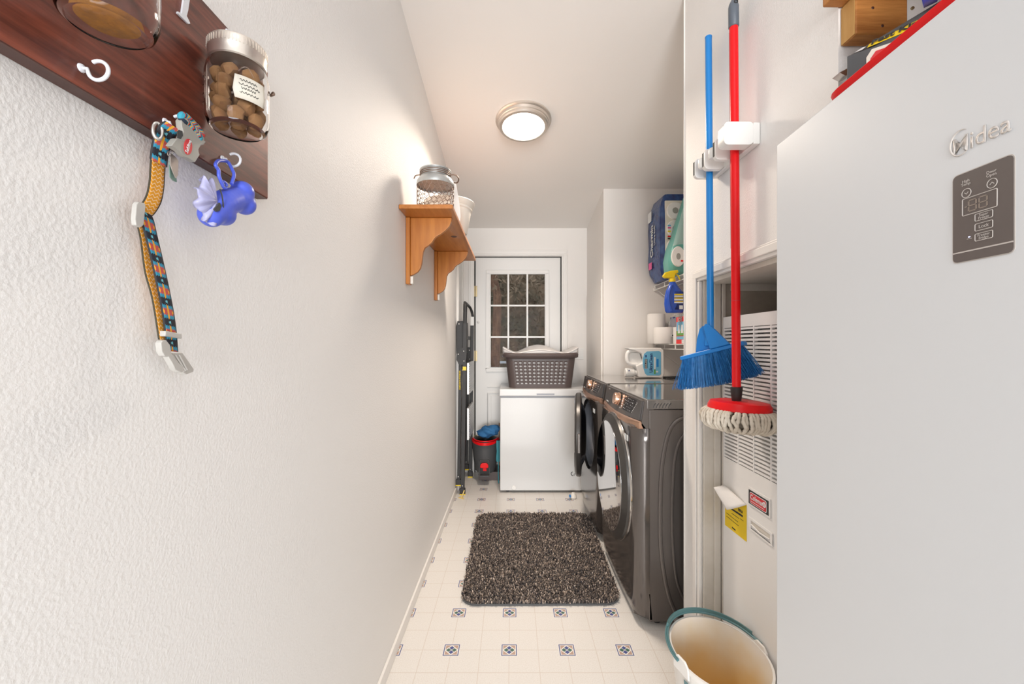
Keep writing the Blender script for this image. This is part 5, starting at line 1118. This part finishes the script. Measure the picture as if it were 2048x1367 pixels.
# ------------------------------------------------------------------ tool holder, broom, mop
def build_tools():
    za, zb = 1.7765, 1.8425; t = thing('tool_holder', 'white wall-mounted broom holder gripping the blue and red handles', 'tool rack', (XR, 1.3, za))
    box((XR-.020, 1.182, za+.002), (XR-.0005, 1.434, zb-.002)).build('back_plate', 'plas', t, bevel=.003)
    blocks = ((1.182, 1.218), (1.278, 1.295), (1.348, 1.368), (1.420, 1.436))
    for k, (a, b) in enumerate(blocks):
        x = .600 if k == 0 else .622
        pl = rrect(XR-.018-x, zb-za, .014, 4); cx, cz = (XR-.018+x)/2, (za+zb)/2
        bl = MB().prism([(cx+p[0], a, cz+p[1]) for p in pl], (0, b-a, 0)).build('divider_block', 'plas', t, bevel=.002)
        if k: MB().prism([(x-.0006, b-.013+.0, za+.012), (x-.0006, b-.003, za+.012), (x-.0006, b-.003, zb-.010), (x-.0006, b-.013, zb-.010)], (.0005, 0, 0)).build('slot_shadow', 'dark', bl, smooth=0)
    for k, y in enumerate((1.306, 1.379)):
        MB().lathe([(.0001, -.016), (.010, -.016), (.013, -.010), (.013, .010), (.010, .016), (.0001, .016)], Matrix.Translation((.630, y+.004, (za+zb)/2)), 18).build('roller', 'plas', t)
    # blue broom
    pt = lambda px, py, Y: ony(px, py, Y)
    top, low = pt(1417, 76, 1.398), pt(1421, 662, 1.388)
    t = thing('broom', 'blue broom hanging bristles down from the wall holder', 'broom', low)
    MB().cyl(low, top, .0108, n=16).build('handle', 'bluehandle', t); 
    d = (top-low).normalized()
    MB().box((-.0016, -.0112, .3), (.0016, -.0105, (top-low).length-.01), Matrix.Translation(low) @ rot_to(d)).build('seam_stripe', 'tape', t)
    MB().cyl(top, top+d*.004, .0112, n=16).build('end_cap', 'bluehandle', t)
    # head frame: axis a along head, tilted; u up
    hc = pt(1423, 700, 1.375); A = Vector((.136, -.17, .056)).normalized(); Z = Vector((0, 0, 1)); U = (Z-A*Z.dot(A)).normalized(); Nn = A.cross(U)
    def H(a, u, n=0): return hc+A*a+U*u+Nn*n
    def slab(pts, th, m, name, bev): return MB().prism([H(a, u, -th/2) for a, u in pts], Nn*th).build(name, m, t, bevel=bev)
    slab([(-.108, -.010), (.108, -.010), (.108, .004), (-.108, .004)], .030, 'blue', 'cap_bar', .004)
    L = [(-.058, .003), (.030, .003), (.014, .045), (.002, .078), (-.010, .088), (-.024, .080), (-.042, .048)]
    MB().prism([H(a, u, -.014) for a, u in L], Nn*.011).build('front_cheek', 'blue', t, bevel=.003)
    MB().prism([H(a, u, .010) for a, u in ((.004, .003), (.070, .003), (.055, .028), (.036, .060), (.022, .080), (.010, .088), (.0, .078))], Nn*.010).build('back_cheek', 'blue', t, bevel=.003)
    MB().cyl(H(-.006, .015, 0), low, .0125, n=16).build('handle_socket', 'blue', t)
    MB().tube([H(-.015+.010*math.cos(k*1.7), .034+.014*math.sin(k*1.3), -.0145) for k in range(8)], .0012, 5).build('embossed_emblem', 'labelblue', t)
    r = random.Random(6); b = MB()
    for i in range(1700):
        u0 = r.uniform(-1, 1); n0 = r.uniform(-1, 1); L_ = r.uniform(.093, .108); sp = 1.36 if r.random() < .965 else 1.62
        p0 = H(u0*.104, -.009, n0*.012); p1 = H(u0*.104*sp*(1+.02*r.uniform(-1, 1))+r.uniform(-.006, .006), -.009-L_*(1-.08*u0*u0), n0*.024+r.uniform(-.003, .003)); pm = p0.lerp(p1, .5)+A*r.uniform(-.003, .003)
        if p1.x > .750 or pm.x > .755: continue
        b.tube([p0, pm, p1], .00085, 3)
    b.build('bristles', 'bristle', t, smooth=0, recalc=False)['kind'] = 'stuff'
    # red mop
    top, low = pt(1467, 2, 1.250), pt(1473, 776, 1.245); t = thing('string_mop', 'red-handled round string mop hanging in front of the furnace', 'mop', low)
    d = (top-low).normalized(); Lh = (top-low).length
    MB().cyl(low, top-d*.075, .0122, n=18).build('handle', 'red', t)
    for w0, w1 in ((.8, Lh-.09),): MB().box((-.0020, -.0128, .42), (.0020, -.0121, Lh-.09), Matrix.Translation(low) @ rot_to(d)).build('seam_stripe', 'tape', t)
    g = MB().lathe([(.0122, 0), (.0145, .002), (.0145, .062), (.0125, .070), (.006, .083), (.0001, .085)], Matrix.Translation(top-d*.080) @ rot_to(d), 18).build('end_grip', 'gripgrey', t, smooth=50) if 'gripgrey' in M else None
    if g is None:
        M['gripgrey'] = mat('slate_grey_grip', (.11, .13, .16), .45); MB().lathe([(.0122, 0), (.0145, .002), (.0145, .062), (.0125, .070), (.006, .083), (.0001, .085)], Matrix.Translation(top-d*.080) @ rot_to(d), 18).build('end_grip', 'gripgrey', t, smooth=50)
    MB().tube(arc(top-d*.012+Vector((0, -.014, 0)), .005, 0, 360, 12, (1, 0, 0), (0, 0, 1))[:-1], .0016, 6, True).build('hang_hole_rim', 'ink', t)
    MB().cyl(low+d*.26, low+d*.262, .0126, n=18).build('joint_ring', 'redlogo', t)
    mc = Vector((.679, 1.247, 1.030)); 
    MB().lathe([(.0125, .004), (.0155, .026), (.017, .045), (.013, .047)], Matrix.Translation(Vector((low.x, low.y, mc.z+.006))), 18).build('socket', 'blackp', t)
    mt = Matrix.Translation(mc) @ Matrix.Rotation(math.radians(2.5), 4, 'Y')
    MB().lathe([(.030, .010), (.060, .012), (.080, .008), (.0865, -.004), (.0865, -.014), (.080, -.017), (.02, -.016), (.02, .006)], mt, 48).build('mop_plate', 'red', t, smooth=30)
    MB().lathe([(.0001, .012), (.022, .011), (.024, -.01)], mt, 20).build('plate_hub', 'redlogo', t)
    r = random.Random(12); K = 60; hole = bpy.data.objects
    for i in range(K):
        a = 2*PI*i/K+r.uniform(-.03, .03); ca, sa = math.cos(a), math.sin(a); R1 = .096+r.uniform(-.004, .006); sx = 1.0
        if mc.x+ca*R1 > .752: sx = (.752-mc.x)/(ca*R1)
        def Q(rr, z, da=0): return Vector((mc.x+rr*math.cos(a+da)*sx, mc.y+rr*math.sin(a+da), mc.z+z+(-.0435*rr*ca)))
        pts = spline([Q(.074, -.018), Q(.094, -.020, r.uniform(-.03, .03)), Q(R1+.006, -.036, r.uniform(-.05, .05)), Q(R1+.002, -.052-r.uniform(0, .006), r.uniform(-.06, .06)), Q(R1-.018, -.066-r.uniform(0, .008), r.uniform(-.06, .06)), Q(R1-.05, -.074)], 5)
        MB().tube(pts, [.0054*(1+.16*math.sin(k*1.9)) for k in range(len(pts))], 8).build('mop_strand', 'cotton', t, smooth=60)
    for i in range(16):
        a = 2*PI*i/16; MB().tube([Vector((mc.x+.07*math.cos(a)*.8, mc.y+.07*math.sin(a), mc.z-.02)), Vector((mc.x+.06*math.cos(a)*.8, mc.y+.06*math.sin(a), mc.z-.05)), Vector((mc.x+.02*math.cos(a), mc.y+.02*math.sin(a), mc.z-.075))], .012, 8).build('mop_strand', 'cotton', t, smooth=60)
build_tools()

# ------------------------------------------------------------------ white bucket with teal handle
def build_bucket():
    c = Vector((.621, 1.255, 0)); H = .285; t = thing('mop_pail', 'white pail stained inside with teal handle resting on its rim', 'bucket', c)
    def ring(z, a, b, n=56, off=0): return [c+Vector((a*.955*math.cos(2*PI*i/n), b*math.sin(2*PI*i/n), z)) for i in range(n)]
    prof = [(.003, .098, .118), (.01, .102, .122), (.12, .118, .138), (.24, .134, .156), (.27, .138, .161), (.272, .143, .166), (.285, .143, .166)]
    o = MB().loft([ring(z, a, b) for z, a, b in prof], caps=False); o.add(ring(.003, .098, .118), [tuple(range(56))]); o.loft([ring(.285, .143, .166), ring(.2855, .1365, .159)], caps=False)
    o.build('pail_wall', 'bucket', t, smooth=40)
    i_ = MB().loft([ring(.285, .1365, .159), ring(.24, .1315, .153), ring(.12, .115, .135), ring(.02, .100, .120)], caps=False); i_.add(ring(.02, .100, .120), [tuple(range(56))]); i_.build('pail_inside', 'bucketin', t, smooth=40)
    for a in (196, 5):
        a = math.radians(a); p = c+Vector((.135*math.cos(a), .164*math.sin(a), .276)); tn = Vector((-math.sin(a), math.cos(a), 0)); n_ = Vector((math.cos(a), math.sin(a), 0))
        MB().prism([p-tn*.034-n_*.003+Vector((0, 0, -.02)), p-tn*.030-n_*.003+Vector((0, 0, .012)), p-tn*.016-n_*.003+Vector((0, 0, .024)), p+tn*.016-n_*.003+Vector((0, 0, .024)), p+tn*.030-n_*.003+Vector((0, 0, .012)), p+tn*.034-n_*.003+Vector((0, 0, -.02))], n_*.007).build('handle_ear', 'bucket', t, bevel=.003)
    def hb(rx, ry, z, a): a = math.radians(a); s = max(0, math.sin(a)); return c+Vector((rx*.955*math.cos(a), ry*math.sin(a), z+.006*s))
    A = list(range(8, 200, 6))
    for (k, (rx, ry, z)) in enumerate(((.1465, .1695, .2905), (.152, .1755, .2895))):
        MB().tube([hb(rx, ry, z, a) for a in A], [.0032]*len(A), 8).build('handle_rail', 'teal', t, smooth=60)
    w_ = MB(); B = [a for a in A if 14 < a < 150]
    w_.loft([[hb(.146, .169, .304, a) for a in B]+[hb(.1525, .176, .302, a) for a in reversed(B)], [hb(.146, .169, .285, a) for a in B]+[hb(.1515, .175, .285, a) for a in reversed(B)]]); w_.build('handle_grip', 'teal', t, bevel=.001)
    for a in (158, 168, 178, 187): MB().tube([hb(.1465, .1695, .2905, a), hb(.152, .1755, .2895, a)], .002, 6).build('handle_web', 'teal', t)
    # worn teal printing on the side
    for z0, z1 in ((.20, .245), (.13, .19)):
        a = math.radians(203); q = []
        for z, w0 in ((z0, -.006), (z1, .006)):
            for s in (-1, 1):
                rx = .118+(z-.12)/.12*.016+.0008; aa = a+s*.05+w0; q.append(c+Vector((rx*math.cos(aa), (rx+.021)*math.sin(aa), z)))
        MB().prism([q[0], q[1], q[3], q[2]], Vector((-.0006, -.0002, 0))).build('side_print', 'teal', t, smooth=0)
build_bucket()

# ------------------------------------------------------------------ fridge and things above it
def build_fridge():
    yaw = math.atan2(.05, 1); zt = 1.630
    O = Vector((.557, .88, 0)); e = Vector((-.05, -1, 0)).normalized(); nx = Vector((1, -.05, 0)).normalized()   # e: along the front towards camera; nx: into the body
    t = thing('upright_freezer', 'tall white upright fridge filling the right foreground', 'fridge', O, (0, 0, math.atan2(e.y, e.x)))
    def q(s, d, z): return O+e*s+nx*d+Vector((0, 0, z))
    def bx(s0, s1, d0, d1, z0, z1): return MB().add([q(s0, d0, z0), q(s1, d0, z0), q(s1, d1, z0), q(s0, d1, z0), q(s0, d0, z1), q(s1, d0, z1), q(s1, d1, z1), q(s0, d1, z1)], [(0,3,2,1),(4,5,6,7),(0,1,5,4),(1,2,6,5),(2,3,7,6),(3,0,4,7)])
    bx(.002, .708, .062, .66, .03, zt-.004).build('cabinet', 'fridge', t, bevel=.006)
    door = bx(0, .71, 0, .055, .045, zt).build('door', 'fridge', t, bevel=.004, seg=3)
    bx(.006, .70, .054, .063, .05, zt-.008).build('door_seal', 'gasket', t)
    for s in (.05, .65):
        for d in (.08, .6): MB().cyl(q(s, d, 0), q(s, d, .032), .02).build('foot', 'blackp', t)
    # panel: world depth Y -> s
    def sY(Y): return (.88-Y)/abs(e.y)
    s0, s1, z0, z1 = sY(.508), sY(.444), 1.3085, 1.413
    def plate(name, sa, sb, za, zb, off, th, m, par, r=.0, n=3):
        w_, h = sb-sa, zb-za
        pts = [(a, b) for a, b in (rrect(w_, h, r, n) if r else [(w_/2, h/2), (-w_/2, h/2), (-w_/2, -h/2), (w_/2, -h/2)])]
        return MB().prism([q((sa+sb)/2+a, -off, (za+zb)/2+b) for a, b in pts], -nx*th).build(name, m, par, smooth=0)
    def outline(name, sa, sb, za, zb, off, w_, m, par):
        pts = [q((sa+sb)/2+a, -off, (za+zb)/2+b) for a, b in rrect(sb-sa, zb-za, .0012, 3)]; return MB().tube(pts, w_, 5, True).build(name, m, par)
    rim = plate('panel_rim', s0-.0012, s1+.0012, z0-.0012, z1+.0012, 0, .0006, 'panelprint', t, .006)
    pn = plate('control_panel', s0, s1, z0, z1, .0002, .0010, 'gpanel', t, .005)
    W_, Hh = s1-s0, z1-z0
    def U(u): return s0+W_*u
    def V(v): return z1-Hh*v
    # fractions measured across (u) and down (v) the panel
    plate('silver_line', s0, s1, V(.90), V(.885), .0012, .0003, 'panelprint', pn)
    outline('display_frame', U(.18), U(.76), V(.485), V(.295), .0014, .0005, 'panelprint', pn)
    sg = MB()
    def seg(ua, ub, va, vb): sg.prism([q(U(ua), -.0013, V(va)), q(U(ub), -.0013, V(va)), q(U(ub), -.0013, V(vb)), q(U(ua), -.0013, V(vb))], -nx*.0003)
    for u in (.29, .47):
        for v in (.33, .39, .45): seg(u+.01, u+.12, v-.006, v+.006)
        for v in (.335, .395):
            seg(u-.012, u+.012, v+.003, v+.05); seg(u+.118, u+.142, v+.003, v+.05)
    seg(.22, .26, .385, .396); sg.build('digit_segments', 'segment', pn, smooth=0)
    for v, w1 in ((.505, 'Super\nFreeze'), (.615, 'Lock'), (.725, 'Freezer\nFridge')):
        outline('touch_button', U(.40), U(.69), V(v+.078), V(v), .0014, .0004, 'panelprint', pn)
        text('button_lettering', w1, 'panelprint', pn, q(U(.545), -.0014, V(v+.039)), e, (0, 0, 1), .0042 if '\n' in w1 else .0055, .0002)
    for u, v, w1, up in ((.25, .235, 'High\nTemp', 0), (.68, .225, 'Door\nOpen', 1)):
        c = q(U(u), -.0014, V(v)); MB().tube([c+e*.0052*math.cos(a)+Vector((0, 0, .0052*math.sin(a))) for a in [2*PI*i/20 for i in range(20)]], .0004, 5, True).build('arrow_button', 'panelprint', pn)
        k = 1 if up else -1; MB().tube([c+e*-.0022+Vector((0, 0, -.0010*k)), c+Vector((0, 0, .0012*k)), c+e*.0022+Vector((0, 0, -.0010*k))], .0004, 5).build('arrow', 'panelprint', pn)
        text('button_lettering', w1, 'panelprint', pn, q(U(u-.01), -.0014, V(.115)), e, (0, 0, 1), .0046, .0002)
    plate('power_light', U(.285), U(.315), V(.742), V(.732), .0012, .0004, 'led', pn); plate('light_dash', U(.26), U(.34), V(.760), V(.755), .0012, .0003, 'panelprint', pn)
    # maker's logo: crescent sweep and letters
    sc = sY(.499); C = q(sc, -.0006, 1.4515)
    lg = MB().tube([C+e*(.0125*math.cos(a))*1.0+Vector((0, 0, .0150*math.sin(a))) for a in [math.radians(60+d*7) for d in range(36)]], [.0002+.0011*math.sin(PI*i/35)**.7 for i in range(36)], 6).build('logo_sweep', 'logo', t, smooth=60)
    text('logo_lettering', 'Midea', 'logo', t, q(sY(.4815)+.0035, -.0003, 1.4478), e, (0, 0, 1), .0285, .0007, sx=.93, bold=.004)
    # red tray along the front edge
    s0, s1 = sY(.762), sY(.22); cs, cd_ = (s0+s1)/2, .155; w_, h = s1-s0, .29; zt_ = zt+.0008
    tr = thing('red_tray', 'red plastic tray lying on top of the fridge along its front edge', 'tray', q(cs, cd_, zt_))
    def rg(ins, z, r): return [q(cs+a, cd_+b, zt_+z) for a, b in rrect(w_-2*ins, h-2*ins, r, 5)]
    MB().loft([rg(.018, .0, .03), rg(.008, .004, .035), rg(.002, .014, .04), rg(.0, .0195, .042), rg(.002, .0215, .04), rg(.008, .0195, .036), rg(.016, .007, .03), rg(.022, .004, .026)]).build('tray_shell', 'red', tr, smooth=50)
    return q, sY, zt
q_, sY_, ZT = build_fridge()
def build_above():
    # black box: body stands on the tray/fridge top; lettered face slopes back
    zt = ZT+.024
    A = onx_ = None
    P0 = ony(1694, 148, .80); P1 = ony(1694, 113, .80)      # far left upright edge
    a0 = Vector((P0.x, P0.y, zt)); top = P1.z
    ex = Vector((.535, -.845, 0)).normalized(); en = Vector((.845, .535, 0))
    t = thing('carton', 'black carton with yellow lettering on top of the fridge under the beam', 'box', a0)
    k0 = a0; L_ = .19
    def c(a, b, z): return k0+ex*a+en*b+Vector((0, 0, z))
    hz = top-zt; up_ = lambda a: hz+.010+.15*a
    body = MB().loft([[c(a, 0, 0), c(a, .085, 0), c(a, .085, up_(a)), c(a, .018, up_(a)), c(a, 0, hz-.16*a)] for a in (0, .05, .10, L_)]).build('carton_body', 'greyp', t, bevel=.0008)
    def f(a, k): p = c(a, 0, hz-.16*a); q = c(a, .018, up_(a)); return p.lerp(q, k)-en*.0012
    MB().prism([f(.030, .25), f(.120, .25), f(.120, .62), f(.030, .80)], -en*.0006).build('yellow_band', 'sticker', t)
    dx_ = (f(.12, .43)-f(.03, .5)).normalized()
    text('box_lettering', 'Pest King', 'ink', t, f(.072, .50)-en*.0030, dx_, (f(.075, .8)-f(.075, .2)).normalized(), .017, .0004, bold=.03, sx=1.15)
    MB().prism([f(.010, .35), f(.022, .25), f(.026, .6), f(.020, .9), (f(.013, .8))], -en*.0006).build('white_emblem', 'icon', t)
    MB().prism([c(.030, -.0012, .0), c(L_, -.0012, .0), c(L_, -.0012, hz-.16*L_-.004), c(.038, -.0012, hz-.009), c(.030, -.0012, hz-.020)], en*.0008).build('cream_border', 'label', t)
    MB().prism([c(.036, -.0018, .0), c(L_, -.0018, .0), c(L_, -.0018, hz-.16*L_-.008), c(.044, -.0018, hz-.016), c(.036, -.0018, hz-.026)], en*.0008).build('red_field', 'redlogo', t)
    # steel bracket at the wall corner
    s = thing('steel_bracket', 'small grey steel bracket sticking out behind the carton on fridge top', 'bracket', (.70, .87, ZT)); MB().prism([ony(1679, 145, .872), ony(1694, 137, .872), ony(1700, 150, .872), ony(1691, 151, .872)], (.0, .020, 0)).build('bracket_plate', 'steel', s)
    # wooden ledger, shelf board
    b = thing('wooden_ledger', 'rough orange fir block fixed under the high shelf', 'beam', (.9, .88, 1.851))
    box((.709, .861, 1.851), (.998-.18, .899, 1.9335)).build('beam', 'fir', b, bevel=.004); box((.7082, .8625, 1.8525), (.7092, .8975, 1.932)).build('end_grain', 'endgrain', b)
    for x, z in ((.745, 1.905), (.765, 1.868)): MB().sphere((x, .861, z), .0032, (1, .25, 1), 8, 5).build('nail_hole', 'boardedge', b)
    s = thing('high_shelf', 'pine board shelf above the fridge, only its corner in view', 'shelf', (.9, .7, 1.934))
    box((.668, .25, 1.9345), (1.38, .8985, 1.960)).build('shelf_board', 'fir', s, bevel=.003)
    # outlet box
    o = thing('wall_switch', 'white switch box with a screw beside the wooden block', 'switch', (.86, .90, 1.9))
    box((.824, .872, 1.80), (.905, .899, 1.9335)).build('cover_box', 'plas', o, bevel=.004)
    MB().cyl((.836, .872, 1.912), (.836, .869, 1.912), .0032, n=12).build('screw', 'brass', o); box((.846, .868, 1.83), (.90, .872, 1.90)).build('rocker', 'plas', o, bevel=.002)
    # roll with blue rim, lying on the fridge
    base = Vector((.684, .70, 1.816)); ax = Vector((.72, -.78, .14)).normalized(); mm = Matrix.Translation(base) @ rot_to(ax)
    r = thing('tape_roll', 'dark cylinder with bright blue rim lying on the carton above the red tray', 'can', base)
    MB().lathe([(1e-4, .004), (.036, .004), (.0365, .012), (.036, .10), (1e-4, .10)], mm, 36).build('tin', 'brown', r); MB().lathe([(.039, 0), (.0395, .012), (.0395, .016), (.036, .018), (.0365, .002), (.0365, .0)], mm, 36, close=True).build('blue_rim', 'periw', r)
build_above()
bpy.context.view_layer.update()
